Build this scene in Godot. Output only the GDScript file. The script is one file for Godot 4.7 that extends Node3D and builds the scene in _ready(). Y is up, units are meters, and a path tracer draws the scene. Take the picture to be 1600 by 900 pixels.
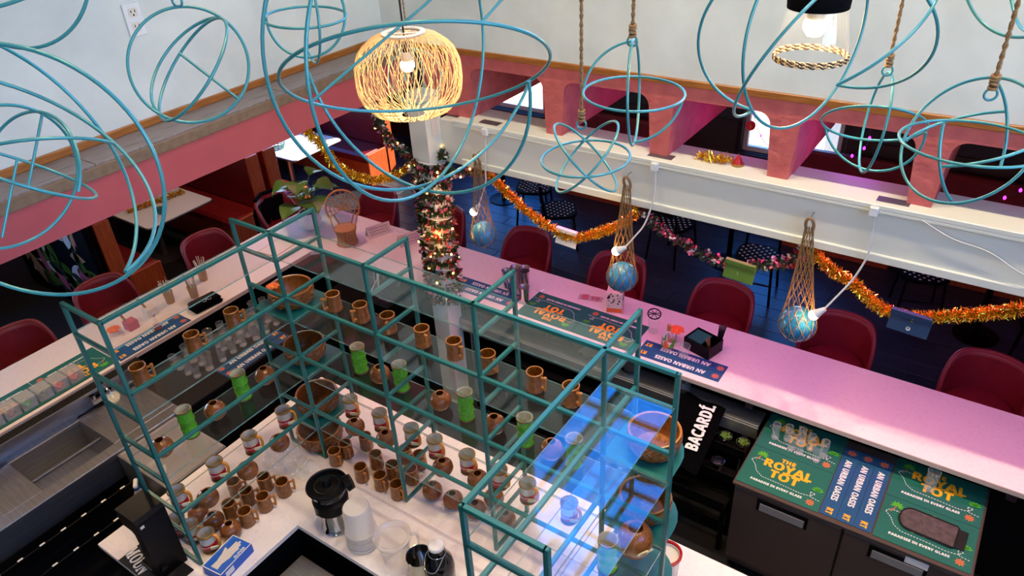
extends Node3D
# A two-storey tiki bar seen from the upper level: U-shaped steel and glass shelf on a white island,
# a long quartz bar with stools round it, a white beam with a pink arcade behind, hoop sculptures hung in the void.

const FLOOR := 0.0
const BAR := 1.07        # top of the bar
const ISL := 0.905       # top of the island
const LEV := [2.6, 2.433, 2.176, 2.009, 1.752, 1.585, 1.328, 1.161]   # bars of the shelf, top to bottom
const W := 0.32
const BAYX := [0.0, 0.708, 1.388, 2.0585]

var M := {}
var taken := {}
var rng := RandomNumberGenerator.new()

# ------------------------------------------------------------------ nodes
func numbered(called: String) -> String:
	if not taken.has(called):
		taken[called] = 0
		return called
	taken[called] += 1
	return "%s_%03d" % [called, taken[called]]

func meta(o, label := "", category := "", group := "", kind := ""):
	if label != "": o.set_meta("label", label)
	if category != "": o.set_meta("category", category)
	if group != "": o.set_meta("group", group)
	if kind != "": o.set_meta("kind", kind)
	return o

func thing(called: String, label: String, category: String, at := Vector3.ZERO, turn := 0.0, group := "") -> Node3D:
	var o := Node3D.new()
	o.name = numbered(called)
	add_child(o)
	o.position = at
	o.rotation.y = turn
	meta(o, label, category, group)
	return o

func new_st() -> SurfaceTool:
	var st := SurfaceTool.new()
	st.begin(Mesh.PRIMITIVE_TRIANGLES)
	return st

func part(parent: Node, called: String, mesh, material, at := Vector3.ZERO, rot := Vector3.ZERO) -> MeshInstance3D:
	var o := MeshInstance3D.new()
	o.mesh = mesh.commit() if mesh is SurfaceTool else mesh
	o.material_override = material
	o.name = called
	o.position = at
	o.rotation = rot
	parent.add_child(o, true)
	return o

func single(called: String, mesh, material, label: String, category: String, at := Vector3.ZERO, rot := Vector3.ZERO, group := "") -> MeshInstance3D:
	var o := part(self, numbered(called), mesh, material, at, rot)
	meta(o, label, category, group)
	return o

func struct(called: String, mesh, material, at := Vector3.ZERO) -> MeshInstance3D:
	var o := part(self, numbered(called), mesh, material, at)
	o.set_meta("kind", "structure")
	return o

func copy(o: Node3D, at: Vector3, turn := 0.0, label := "", called := "") -> Node3D:
	var c = o.duplicate()
	c.name = numbered(called if called != "" else String(o.name).rstrip("_0123456789"))
	add_child(c)
	c.position = at
	c.rotation.y = turn
	if label != "": c.set_meta("label", label)
	return c

# ------------------------------------------------------------------ shapes
func tri(st: SurfaceTool, a: Vector3, b: Vector3, c: Vector3, n: Vector3):
	if (c - a).cross(b - a).dot(n) < 0.0:
		var t := b
		b = c
		c = t
	for p in [a, b, c]:
		st.set_normal(n)
		st.set_uv(Vector2(p.x + p.z, p.y))
		st.add_vertex(p)

func quad(st: SurfaceTool, a: Vector3, b: Vector3, c: Vector3, d: Vector3, n: Vector3):
	tri(st, a, b, c, n)
	tri(st, a, c, d, n)

func flat_quad(st: SurfaceTool, a: Vector3, b: Vector3, c: Vector3, d: Vector3):
	var n := (b - a).cross(c - a).normalized()
	quad(st, a, b, c, d, n)

# box with chamfered edges
func bx(st: SurfaceTool, c: Vector3, s: Vector3, bev := 0.0, b := Basis()):
	var h := s * 0.5
	bev = minf(bev, minf(h.x, minf(h.y, h.z)) * 0.9)
	var k := h - Vector3.ONE * bev
	if bev <= 0.0: k = h
	for ax in 3:
		var u := (ax + 1) % 3
		var v := (ax + 2) % 3
		for sg in [-1.0, 1.0]:
			var n := Vector3.ZERO
			n[ax] = sg
			var q := []
			for w in [[-1, -1], [1, -1], [1, 1], [-1, 1]]:
				var p := Vector3.ZERO
				p[ax] = sg * h[ax]
				p[u] = w[0] * k[u]
				p[v] = w[1] * k[v]
				q.append(c + b * p)
			quad(st, q[0], q[1], q[2], q[3], b * n)
		if bev > 0.0:
			for su in [-1.0, 1.0]:
				for sv in [-1.0, 1.0]:
					var n2 := Vector3.ZERO
					n2[u] = su
					n2[v] = sv
					var e := []
					for t in [[-1, 0], [1, 0], [1, 1], [-1, 1]]:
						var p2 := Vector3.ZERO
						p2[ax] = t[0] * k[ax]
						p2[u] = su * (h[u] if t[1] == 0 else k[u])
						p2[v] = sv * (k[v] if t[1] == 0 else h[v])
						e.append(c + b * p2)
					quad(st, e[0], e[1], e[2], e[3], (b * n2).normalized())
	if bev > 0.0:
		for sx in [-1.0, 1.0]:
			for sy in [-1.0, 1.0]:
				for sz in [-1.0, 1.0]:
					tri(st, c + b * Vector3(sx * h.x, sy * k.y, sz * k.z), c + b * Vector3(sx * k.x, sy * h.y, sz * k.z), c + b * Vector3(sx * k.x, sy * k.y, sz * h.z), (b * Vector3(sx, sy, sz)).normalized())

func box_mesh(s: Vector3, bev := 0.0, c := Vector3.ZERO) -> Mesh:
	var st := new_st()
	bx(st, c, s, bev)
	return st.commit()

# a bar of square section from a to b
func bar(st: SurfaceTool, a: Vector3, b: Vector3, w: float, h := -1.0, bev := 0.0):
	if h < 0.0: h = w
	var d := b - a
	var L := d.length()
	var z := d / L
	var up := Vector3.UP if absf(z.y) < 0.95 else Vector3.RIGHT
	var x := up.cross(z).normalized()
	var y := z.cross(x)
	bx(st, (a + b) * 0.5, Vector3(w, h, L), bev, Basis(x, y, z))

# turned shape: profile of (radius, height); wave(theta, i) scales the radius
func lathe(st: SurfaceTool, prof: Array, segs := 24, at := Vector3.ZERO, wave = null, b := Basis()):
	var n := prof.size()
	var sn := []
	for i in n - 1:
		var d: Vector2 = prof[i + 1] - prof[i]
		sn.append(Vector2(d.y, -d.x).normalized())
	for i in n - 1:
		var n0: Vector2 = sn[i]
		var n1: Vector2 = sn[i]
		if i > 0 and sn[i - 1].dot(sn[i]) > 0.6: n0 = (sn[i] + sn[i - 1]).normalized()
		if i < n - 2 and sn[i + 1].dot(sn[i]) > 0.6: n1 = (sn[i] + sn[i + 1]).normalized()
		for s in segs:
			var t0 := TAU * s / segs
			var t1 := TAU * (s + 1) / segs
			var P := []
			for e in [[t0, i, n0], [t1, i, n0], [t1, i + 1, n1], [t0, i + 1, n1]]:
				var th: float = e[0]
				var r: float = prof[e[1]].x
				if wave != null: r *= wave.call(th, e[1])
				P.append([at + b * Vector3(cos(th) * r, prof[e[1]].y, sin(th) * r), b * Vector3(cos(th) * e[2].x, e[2].y, sin(th) * e[2].x), Vector2(float(th) / TAU, float(e[1]) / (n - 1))])
			for tr in [[0, 1, 2], [0, 2, 3]]:
				for k in tr:
					st.set_normal(P[k][1])
					st.set_uv(P[k][2])
					st.add_vertex(P[k][0])

func lathe_mesh(prof: Array, segs := 24, wave = null) -> Mesh:
	var st := new_st()
	lathe(st, prof, segs, Vector3.ZERO, wave)
	if wave != null:
		st.index()
		st.generate_normals()
	return st.commit()

# round tube along points; r is a number or one number for each point
func tube(st: SurfaceTool, pts: Array, r, sides := 8, closed := false, caps := true):
	var n := pts.size()
	var tg := []
	for i in n:
		var a: Vector3 = pts[(i - 1 + n) % n] if (closed or i > 0) else pts[i]
		var c: Vector3 = pts[(i + 1) % n] if (closed or i < n - 1) else pts[i]
		tg.append((c - a).normalized())
	var t0: Vector3 = tg[0]
	var up := Vector3.UP if absf(t0.y) < 0.9 else Vector3.RIGHT
	var x := up.cross(t0).normalized()
	var rings := []
	for i in n:
		var t: Vector3 = tg[i]
		x = (x - t * x.dot(t)).normalized()
		var y := t.cross(x)
		var rr: float = r[i] if r is Array else r
		var ring := []
		for s in sides:
			var th := TAU * s / sides
			var nn := x * cos(th) + y * sin(th)
			ring.append([pts[i] + nn * rr, nn])
		rings.append(ring)
	for i in (n if closed else n - 1):
		var A: Array = rings[i]
		var B: Array = rings[(i + 1) % n]
		var off := 0
		if closed and i == n - 1:
			var best := -2.0
			for o in sides:
				var dd: float = A[0][1].dot(B[o][1])
				if dd > best:
					best = dd
					off = o
		for s in sides:
			var s1 := (s + 1) % sides
			for e in [A[s], B[(s + off) % sides], B[(s1 + off) % sides], A[s], B[(s1 + off) % sides], A[s1]]:
				st.set_normal(e[1])
				st.set_uv(Vector2(float(s) / sides, float(i) / n))
				st.add_vertex(e[0])
	if caps and not closed:
		for k in [0, n - 1]:
			var nn2: Vector3 = tg[k] * (-1.0 if k == 0 else 1.0)
			for s in sides:
				tri(st, pts[k], rings[k][s][0], rings[k][(s + 1) % sides][0], nn2)

func tube_mesh(pts: Array, r, sides := 8, closed := false) -> Mesh:
	var st := new_st()
	tube(st, pts, r, sides, closed)
	return st.commit()

func hoop(st: SurfaceTool, c: Vector3, n: Vector3, R: float, r: float, segs := 64, sides := 8, t0 := 0.0, t1 := 360.0):
	n = n.normalized()
	var a := n.cross(Vector3(0.3, 0.9, 0.2)).normalized()
	var b := n.cross(a)
	var p := []
	var whole := absf(t1 - t0) >= 359.0
	var m := segs if whole else maxi(int(segs * absf(t1 - t0) / 360.0), 6)
	for i in (m if whole else m + 1):
		var t := deg_to_rad(lerpf(t0, t1, float(i) / m))
		p.append(c + (a * cos(t) + b * sin(t)) * R)
	tube(st, p, r, sides, whole)

# flat outline (x, y) pulled out along +z by depth
func prism(st: SurfaceTool, poly: PackedVector2Array, depth: float, xf := Transform3D()):
	if Geometry2D.is_polygon_clockwise(poly): poly.reverse()
	var ix := Geometry2D.triangulate_polygon(poly)
	var nz := xf.basis * Vector3(0, 0, 1)
	for k in range(0, ix.size(), 3):
		for zz in [0.0, depth]:
			var q := []
			for j in 3:
				var p := poly[ix[k + j]]
				q.append(xf * Vector3(p.x, p.y, zz))
			tri(st, q[0], q[1], q[2], nz * (1.0 if zz > 0.0 else -1.0))
	var n := poly.size()
	for i in n:
		var a := poly[i]
		var b := poly[(i + 1) % n]
		var d := b - a
		if d.length() < 1e-7: continue
		quad(st, xf * Vector3(a.x, a.y, 0), xf * Vector3(b.x, b.y, 0), xf * Vector3(b.x, b.y, depth), xf * Vector3(a.x, a.y, depth), xf.basis * Vector3(d.y, -d.x, 0).normalized())

func round_rect(w: float, h: float, r: float, seg := 5) -> PackedVector2Array:
	var p := PackedVector2Array()
	for c in [[1, 1, 0.0], [-1, 1, 90.0], [-1, -1, 180.0], [1, -1, 270.0]]:
		for i in seg + 1:
			var t := deg_to_rad(c[2] + 90.0 * i / seg)
			p.append(Vector2(c[0] * (w / 2 - r) + cos(t) * r, c[1] * (h / 2 - r) + sin(t) * r))
	return p

const FLAT := Basis(Vector3(1, 0, 0), Vector3(0, 0, -1), Vector3(0, 1, 0))   # outline (x, y) laid on the ground, y pointing to -z

func lay(st: SurfaceTool, poly: PackedVector2Array, thick: float, y := 0.0):
	prism(st, poly, thick, Transform3D(FLAT, Vector3(0, y, 0)))

func arc_pts(c: Vector3, a: Vector3, b: Vector3, t0: float, t1: float, n: int) -> Array:
	var p := []
	for i in n + 1:
		var t := deg_to_rad(lerpf(t0, t1, float(i) / n))
		p.append(c + a * cos(t) + b * sin(t))
	return p

func spline(pts: Array, n: int) -> Array:
	var c := Curve3D.new()
	for i in pts.size():
		var tg: Vector3 = (pts[mini(i + 1, pts.size() - 1)] - pts[maxi(i - 1, 0)]) / 6.0
		c.add_point(pts[i], -tg, tg)
	var L := c.get_baked_length()
	var out := []
	for i in n + 1: out.append(c.sample_baked(L * i / n, true))
	return out

func letters(parent: Node, text: String, size: float, material, at: Vector3, b := Basis(), bold := true, stretch := 1.0, called := "lettering", face := "Droid Sans") -> MeshInstance3D:
	var t := TextMesh.new()
	var f := SystemFont.new()
	f.font_names = PackedStringArray([face])
	if bold: f.font_weight = 700
	t.font = f
	t.text = text
	t.font_size = 48
	t.pixel_size = size / 48.0
	t.depth = 0.0012
	t.curve_step = 2.0
	# heavy lettering: the same glyphs set a hair apart
	var st := SurfaceTool.new()
	var e := size * 0.022 if bold else 0.0
	var lift := 0.0
	for d in ([Vector2(-e, 0), Vector2(e, 0), Vector2(0, -e), Vector2(0, e)] if bold else [Vector2.ZERO]):
		st.append_from(t, 0, Transform3D(Basis(), Vector3(d.x, d.y, lift)))
		lift += 0.00025
	var o := part(parent, called, st, material, at)
	o.basis = b * Basis.from_scale(Vector3(stretch, 1, 1))
	return o

# ------------------------------------------------------------------ materials
func noise_tex(seed_: int, freq: float, ramp: Array, size := 256, oct := 4, cell := false, sx := 1.0, sy := 1.0) -> ImageTexture:
	var f := FastNoiseLite.new()
	f.seed = seed_
	f.frequency = freq
	f.fractal_octaves = oct
	if cell: f.noise_type = FastNoiseLite.TYPE_CELLULAR
	else: f.noise_type = FastNoiseLite.TYPE_SIMPLEX_SMOOTH
	var g := Gradient.new()
	g.offsets = PackedFloat32Array()
	g.colors = PackedColorArray()
	var offs := PackedFloat32Array()
	var cols := PackedColorArray()
	for i in ramp.size():
		offs.append(float(i) / (ramp.size() - 1))
		cols.append(ramp[i])
	g.offsets = offs
	g.colors = cols
	var im := Image.create(size, size, false, Image.FORMAT_RGB8)
	var bl := size / 6.0
	for y in size:
		for x in size:
			var v := f.get_noise_2d(x * sx, y * sy)
			# fold the last strip back so that the tile repeats without a seam
			var wx := clampf((x - (size - bl)) / bl, 0, 1)
			var wy := clampf((y - (size - bl)) / bl, 0, 1)
			if wx > 0.0: v = lerpf(v, f.get_noise_2d((x - size) * sx, y * sy), wx)
			if wy > 0.0:
				var v2 := f.get_noise_2d(x * sx, (y - size) * sy)
				if wx > 0.0: v2 = lerpf(v2, f.get_noise_2d((x - size) * sx, (y - size) * sy), wx)
				v = lerpf(v, v2, wy)
			im.set_pixel(x, y, g.sample(clampf(v * 0.75 + 0.5, 0, 1)))
	im.generate_mipmaps()
	return ImageTexture.create_from_image(im)

func mat(called: String, c: Color, rough := 0.6, metal := 0.0) -> StandardMaterial3D:
	var m := StandardMaterial3D.new()
	m.albedo_color = c
	m.roughness = rough
	m.metallic = metal
	m.resource_name = called
	M[called] = m
	return m

func tex_mat(called: String, t: Texture2D, scale: float, rough := 0.6, metal := 0.0, world := true, sc := Vector3.ONE) -> StandardMaterial3D:
	var m := mat(called, Color.WHITE, rough, metal)
	m.albedo_texture = t
	m.uv1_triplanar = true
	m.uv1_world_triplanar = world
	m.uv1_scale = sc * scale
	return m

func relief(m: StandardMaterial3D, t: Texture2D, cm: float):
	m.heightmap_enabled = true
	m.heightmap_texture = t
	m.heightmap_scale = cm

func glass(called: String, c: Color, alpha: float, rough := 0.02) -> StandardMaterial3D:
	var m := mat(called, Color(c.r, c.g, c.b, alpha), rough)
	m.transparency = BaseMaterial3D.TRANSPARENCY_ALPHA
	m.metallic_specular = 0.5
	return m

func glow(called: String, c: Color, energy: float) -> StandardMaterial3D:
	var m := mat(called, c, 0.4)
	m.emission_enabled = true
	m.emission = c
	m.emission_energy_multiplier = energy
	return m

func omni(parent: Node, called: String, at: Vector3, c: Color, energy: float, size := 0.03) -> OmniLight3D:
	var l := OmniLight3D.new()
	l.name = called
	l.light_color = c
	l.light_energy = energy
	l.light_size = size
	l.omni_range = 20.0
	l.omni_attenuation = 2.0
	l.shadow_enabled = true
	parent.add_child(l, true)
	l.position = at
	return l

func spot(parent: Node, called: String, at: Vector3, dir: Vector3, angle: float, c: Color, energy: float, size := 0.05) -> SpotLight3D:
	var l := SpotLight3D.new()
	l.name = called
	l.light_color = c
	l.light_energy = energy
	l.light_size = size
	l.spot_range = 20.0
	l.spot_attenuation = 2.0
	l.spot_angle = angle
	l.spot_angle_attenuation = 0.6
	l.shadow_enabled = true
	parent.add_child(l, true)
	l.position = at
	l.basis = Basis.looking_at(dir, Vector3.UP if absf(dir.normalized().y) < 0.95 else Vector3.BACK)
	return l

func area(parent: Node, called: String, at: Vector3, size: Vector2, dir: Vector3, c: Color, energy: float) -> Node3D:
	var l := AreaLight3D.new()
	l.name = called
	l.area_size = size
	l.light_color = c
	l.light_energy = energy
	l.area_range = 20.0
	l.shadow_enabled = true
	parent.add_child(l, true)
	l.position = at
	var up := Vector3.UP if absf(dir.normalized().y) < 0.95 else Vector3.BACK
	l.basis = Basis.looking_at(dir, up)
	return l

# ------------------------------------------------------------------ the scene
func _ready():
	# --- camera
	var cam := Camera3D.new()
	cam.name = "camera"
	add_child(cam)
	cam.position = Vector3(3.2028, 4.4777, 2.1826)
	cam.rotation = Vector3(-0.5674, 0.6304, -0.0605)
	cam.fov = 41.87
	cam.near = 0.05
	cam.far = 200.0
	cam.current = true
	# --- sky, exposure
	var we := WorldEnvironment.new()
	we.name = "world_environment"
	var env := Environment.new()
	var sky := Sky.new()
	var sm := ProceduralSkyMaterial.new()
	sm.sky_top_color = Color(0.05, 0.46, 0.88)
	sm.sky_horizon_color = Color(0.98, 1.14, 1.25)
	sm.sky_curve = 0.12
	sm.sky_energy_multiplier = 2.8
	sm.ground_bottom_color = Color(0.40, 0.38, 0.36)
	sm.ground_horizon_color = Color(0.62, 0.64, 0.66)
	sm.ground_energy_multiplier = 4.0
	sky.sky_material = sm
	env.background_mode = Environment.BG_SKY
	env.sky = sky
	env.ambient_light_source = Environment.AMBIENT_SOURCE_DISABLED
	env.tonemap_mode = Environment.TONE_MAPPER_LINEAR
	env.tonemap_exposure = 1.0
	env.sdfgi_enabled = true
	env.ssao_enabled = true
	env.ssil_enabled = true
	we.environment = env
	add_child(we)
	# --- sun from beyond the far wall: it reaches the first booth through the far window
	var sun := DirectionalLight3D.new()
	sun.name = "sun"
	sun.light_color = Color(1.0, 0.93, 0.82)
	sun.light_energy = 6.0
	sun.light_angular_distance = 0.6
	sun.shadow_enabled = true
	sun.sky_mode = DirectionalLight3D.SKY_MODE_LIGHT_ONLY
	add_child(sun)
	sun.basis = Basis.looking_at(Vector3(-0.45, -0.42, 0.79), Vector3.UP)
	rng.seed = 7
	make_materials()
	build_shell()
	build_upper_walls()
	build_arcade()
	build_ceiling_lamps()
	build_far_room()
	build_booths()
	build_bar()
	build_left_underbar()
	build_right_underbar()
	build_island()
	build_shelf()
	fill_shelf()
	fill_island()
	dress_front_bar()
	dress_left_bar()
	build_stools()
	build_column_garland()
	build_garlands()
	build_float_pendants()
	build_pendants()
	build_sculptures()

func make_materials():
	# plain surfaces
	var plaster := noise_tex(3, 0.02, [Color(0.79, 0.80, 0.765), Color(0.85, 0.86, 0.825)], 256, 4)
	tex_mat("wall_white", plaster, 0.5, 0.75)
	var stucco_h := noise_tex(11, 0.035, [Color.BLACK, Color.WHITE], 256, 5)
	var pinkt := noise_tex(12, 0.02, [Color(0.72, 0.33, 0.32), Color(0.80, 0.40, 0.37)], 256, 4)
	var pk := tex_mat("pink_stucco", pinkt, 1.3, 0.7)
	relief(pk, stucco_h, 0.5)
	tex_mat("pink_paint", noise_tex(13, 0.02, [Color(0.66, 0.29, 0.31), Color(0.70, 0.32, 0.34)], 128, 3), 1.0, 0.45)
	mat("beam_white", Color(0.86, 0.85, 0.79), 0.5)
	tex_mat("oak_trim", noise_tex(14, 0.05, [Color(0.52, 0.30, 0.10), Color(0.68, 0.42, 0.17)], 256, 4, false, 0.2, 3.0), 2.0, 0.4)
	tex_mat("grey_board", noise_tex(15, 0.03, [Color(0.36, 0.33, 0.33), Color(0.52, 0.48, 0.47), Color(0.44, 0.41, 0.41)], 256, 5, false, 4.0, 0.35), 1.2, 0.5)
	tex_mat("board_edge", noise_tex(16, 0.05, [Color(0.42, 0.34, 0.26), Color(0.50, 0.41, 0.32)], 256, 5), 1.2, 0.7)
	var quartz := noise_tex(17, 0.06, [Color(0.86, 0.83, 0.81), Color(0.90, 0.87, 0.85), Color(0.88, 0.85, 0.83)], 256, 5)
	tex_mat("quartz", quartz, 1.5, 0.28)
	for k in 3:
		var b: float = [0.9, 1.0, 1.12][k]
		tex_mat("floor_plank_%d" % k, noise_tex(20 + k, 0.03, [Color(0.14 * b, 0.165 * b, 0.20 * b), Color(0.20 * b, 0.23 * b, 0.27 * b), Color(0.17 * b, 0.195 * b, 0.235 * b)], 256, 5, false, 0.25, 4.0), 0.8, 0.38)
	mat("floor_joint", Color(0.03, 0.03, 0.035), 0.9)
	mat("dark_wall", Color(0.16, 0.11, 0.12), 0.6)
	mat("ceiling_white", Color(0.80, 0.79, 0.77), 0.8)
	mat("rail_brown", Color(0.20, 0.10, 0.07), 0.5)
	mat("bar_edge", Color(0.80, 0.70, 0.64), 0.4)
	# metal
	var teal := mat("teal_steel", Color(0.035, 0.40, 0.38), 0.33, 0.1)
	teal.clearcoat_enabled = true
	teal.clearcoat = 0.4
	var hoopm := mat("hoop_teal", Color(0.20, 0.54, 0.57), 0.3, 0.2)
	hoopm.clearcoat_enabled = true
	hoopm.clearcoat = 0.5
	tex_mat("stainless", noise_tex(30, 0.03, [Color(0.60, 0.60, 0.60), Color(0.72, 0.71, 0.70)], 256, 4, false, 0.15, 6.0), 2.0, 0.36, 0.9)
	mat("chrome", Color(0.8, 0.8, 0.8), 0.1, 1.0)
	mat("galvanised", Color(0.55, 0.56, 0.57), 0.4, 0.9)
	mat("black_plastic", Color(0.02, 0.02, 0.024), 0.4).metallic_specular = 0.3
	mat("black_matte", Color(0.018, 0.018, 0.02), 0.75).metallic_specular = 0.25
	mat("cooler_brown", Color(0.31, 0.25, 0.22), 0.4, 0.1)
	mat("handle_grey", Color(0.52, 0.50, 0.48), 0.4)
	mat("rubber", Color(0.035, 0.03, 0.03), 0.85)
	mat("white_plastic", Color(0.86, 0.86, 0.85), 0.4)
	mat("off_white", Color(0.84, 0.80, 0.74), 0.5)
	mat("cord_white", Color(0.82, 0.81, 0.78), 0.5)
	mat("cord_black", Color(0.02, 0.02, 0.02), 0.6)
	mat("red_paint", Color(0.66, 0.05, 0.05), 0.35)
	mat("paper_white", Color(0.88, 0.87, 0.84), 0.8)
	mat("kraft", Color(0.62, 0.46, 0.30), 0.8)
	mat("print_navy", Color(0.035, 0.17, 0.32), 0.6)
	mat("mat_navy", Color(0.04, 0.28, 0.46), 0.65)
	mat("mat_green", Color(0.02, 0.36, 0.31), 0.65)
	mat("ink_white", Color(0.86, 0.86, 0.84), 0.7)
	mat("ink_yellow", Color(0.95, 0.66, 0.06), 0.6)
	mat("ink_orange", Color(0.90, 0.42, 0.18), 0.6)
	mat("ink_lime", Color(0.30, 0.66, 0.14), 0.6)
	mat("ink_teal", Color(0.10, 0.42, 0.42), 0.6)
	mat("ink_brown", Color(0.60, 0.38, 0.20), 0.6)
	mat("glove_blue", Color(0.10, 0.36, 0.72), 0.5)
	mat("bracket_plum", Color(0.16, 0.07, 0.13), 0.5)
	mat("growler_glass", Color(0.03, 0.045, 0.06), 0.06)
	# ceramics
	var glaze := tex_mat("glaze_brown", noise_tex(40, 0.035, [Color(0.18, 0.08, 0.01), Color(0.32, 0.155, 0.02), Color(0.60, 0.35, 0.08), Color(0.46, 0.25, 0.045), Color(0.78, 0.52, 0.19)], 256, 4, false, 3.2, 0.5), 5.0, 0.2, 0.0, false)
	glaze.clearcoat_enabled = true
	glaze.clearcoat = 0.6
	mat("glaze_rim", Color(0.66, 0.42, 0.19), 0.3)
	tex_mat("coconut_glaze", noise_tex(41, 0.035, [Color(0.24, 0.11, 0.04), Color(0.40, 0.22, 0.10), Color(0.56, 0.34, 0.17), Color(0.46, 0.27, 0.13), Color(0.68, 0.46, 0.27)], 256, 5, false, 0.6, 3.0), 5.0, 0.2, 0.0, false)
	tex_mat("bamboo_green", noise_tex(42, 0.05, [Color(0.17, 0.46, 0.07), Color(0.32, 0.66, 0.13), Color(0.42, 0.76, 0.20)], 256, 4, false, 2.0, 0.6), 7.0, 0.25, 0.0, false)
	mat("bamboo_ring", Color(0.30, 0.17, 0.06), 0.3)
	mat("cream_glaze", Color(0.84, 0.80, 0.64), 0.25)
	mat("can_white", Color(0.82, 0.79, 0.72), 0.25)
	mat("can_gold", Color(0.62, 0.46, 0.20), 0.3, 0.3)
	mat("can_red", Color(0.72, 0.05, 0.07), 0.3)
	mat("can_olive", Color(0.22, 0.17, 0.06), 0.35)
	mat("fry_yellow", Color(0.88, 0.58, 0.16), 0.35)
	# cloth and leather
	var hide := tex_mat("maroon_leather", noise_tex(50, 0.03, [Color(0.42, 0.08, 0.13), Color(0.48, 0.10, 0.15)], 128, 4), 4.0, 0.5)
	hide.rim_enabled = false
	tex_mat("booth_maroon", noise_tex(51, 0.03, [Color(0.42, 0.06, 0.08), Color(0.50, 0.08, 0.10)], 128, 4), 2.0, 0.45)
	tex_mat("booth_wood", noise_tex(52, 0.04, [Color(0.62, 0.27, 0.12), Color(0.76, 0.38, 0.18)], 256, 4, false, 3.0, 0.3), 1.2, 0.4)
	mat("jacket_navy", Color(0.015, 0.018, 0.035), 0.9).metallic_specular = 0.2
	mat("towel_black", Color(0.014, 0.014, 0.018), 0.95).metallic_specular = 0.15
	# fibres
	var rat := mat("rattan", Color(0.88, 0.74, 0.52), 0.6)
	rat.backlight_enabled = true
	rat.backlight = Color(0.25, 0.17, 0.08)
	mat("wicker", Color(0.68, 0.48, 0.28), 0.6)
	tex_mat("rope", noise_tex(60, 0.1, [Color(0.42, 0.31, 0.19), Color(0.66, 0.52, 0.36)], 128, 4), 20.0, 0.85)
	mat("net_twine", Color(0.50, 0.38, 0.22), 0.85)
	# foil and leaves
	var fo := mat("gold_foil", Color(0.94, 0.74, 0.22), 0.16, 0.85)
	fo.cull_mode = BaseMaterial3D.CULL_DISABLED
	mat("garland_green", Color(0.08, 0.19, 0.07), 0.6)
	mat("garland_pink", Color(0.72, 0.33, 0.42), 0.6)
	mat("garland_red", Color(0.50, 0.04, 0.05), 0.4)
	mat("garland_white", Color(0.78, 0.76, 0.72), 0.8)
	mat("leaf_green", Color(0.22, 0.38, 0.07), 0.45)
	mat("leaf_pale", Color(0.30, 0.42, 0.12), 0.5)
	# glass
	glass("pane_glass", Color(0.75, 0.90, 0.87), 0.008)
	glass("pane_edge", Color(0.50, 0.70, 0.65), 0.4)
	glass("window_glass", Color(0.9, 0.95, 0.95), 0.02)
	glass("clear_glass", Color(0.92, 0.95, 0.95), 0.06)
	glass("frost_plastic", Color(0.86, 0.84, 0.80), 0.72, 0.2)
	glass("clear_plastic", Color(0.84, 0.82, 0.80), 0.22, 0.12)
	glass("lamp_glass", Color(0.95, 0.97, 0.97), 0.01)
	glass("bar_glass", Color(0.88, 0.92, 0.92), 0.13)
	glass("smoke_glass", Color(0.10, 0.13, 0.16), 0.45)
	var blue := mat("float_glass", Color(0.06, 0.44, 0.64), 0.12)
	blue.clearcoat_enabled = true
	blue.clearcoat = 0.8
	blue.backlight_enabled = true
	blue.backlight = Color(0.05, 0.25, 0.4)
	# lights
	glow("bulb_warm", Color(1.0, 0.84, 0.58), 18.0)
	glow("fairy_warm", Color(1.0, 0.78, 0.40), 9.0)
	glow("fairy_purple", Color(0.80, 0.15, 0.95), 8.0)
	glow("led_magenta", Color(1.0, 0.40, 0.80), 2.0)
	glow("screen_blue", Color(0.35, 0.55, 0.95), 1.2)
	glow("lamp_panel", Color(1.0, 0.86, 0.68), 3.0)

# ------------------------------------------------------------------ shell of the building
func wall_box(called: String, lo: Vector3, hi: Vector3, m) -> MeshInstance3D:
	return struct(called, box_mesh(hi - lo), m, (lo + hi) * 0.5)

# wall with rectangular openings [a0, y0, a1, y1] in the wall's own length axis
func wall_with_holes(called: String, along_x: bool, fixed: float, thick: float, a0: float, a1: float, y0: float, y1: float, holes: Array, m):
	var st := new_st()
	var xs := [a0, a1]
	for h in holes:
		xs.append(h[0])
		xs.append(h[2])
	xs.sort()
	for i in xs.size() - 1:
		var x0: float = xs[i]
		var x1: float = xs[i + 1]
		if x1 - x0 < 0.001: continue
		var mid := (x0 + x1) / 2
		var ys := [[y0, y1]]
		for h in holes:
			if mid > h[0] and mid < h[2]:
				var nn := []
				for s in ys:
					if h[1] > s[0]: nn.append([s[0], minf(h[1], s[1])])
					if h[3] < s[1]: nn.append([maxf(h[3], s[0]), s[1]])
				ys = nn
		for s in ys:
			if s[1] - s[0] < 0.001: continue
			if along_x: bx(st, Vector3(mid, (s[0] + s[1]) / 2, fixed), Vector3(x1 - x0, s[1] - s[0], thick))
			else: bx(st, Vector3(fixed, (s[0] + s[1]) / 2, mid), Vector3(thick, s[1] - s[0], x1 - x0))
	return struct(called, st, m)

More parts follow.
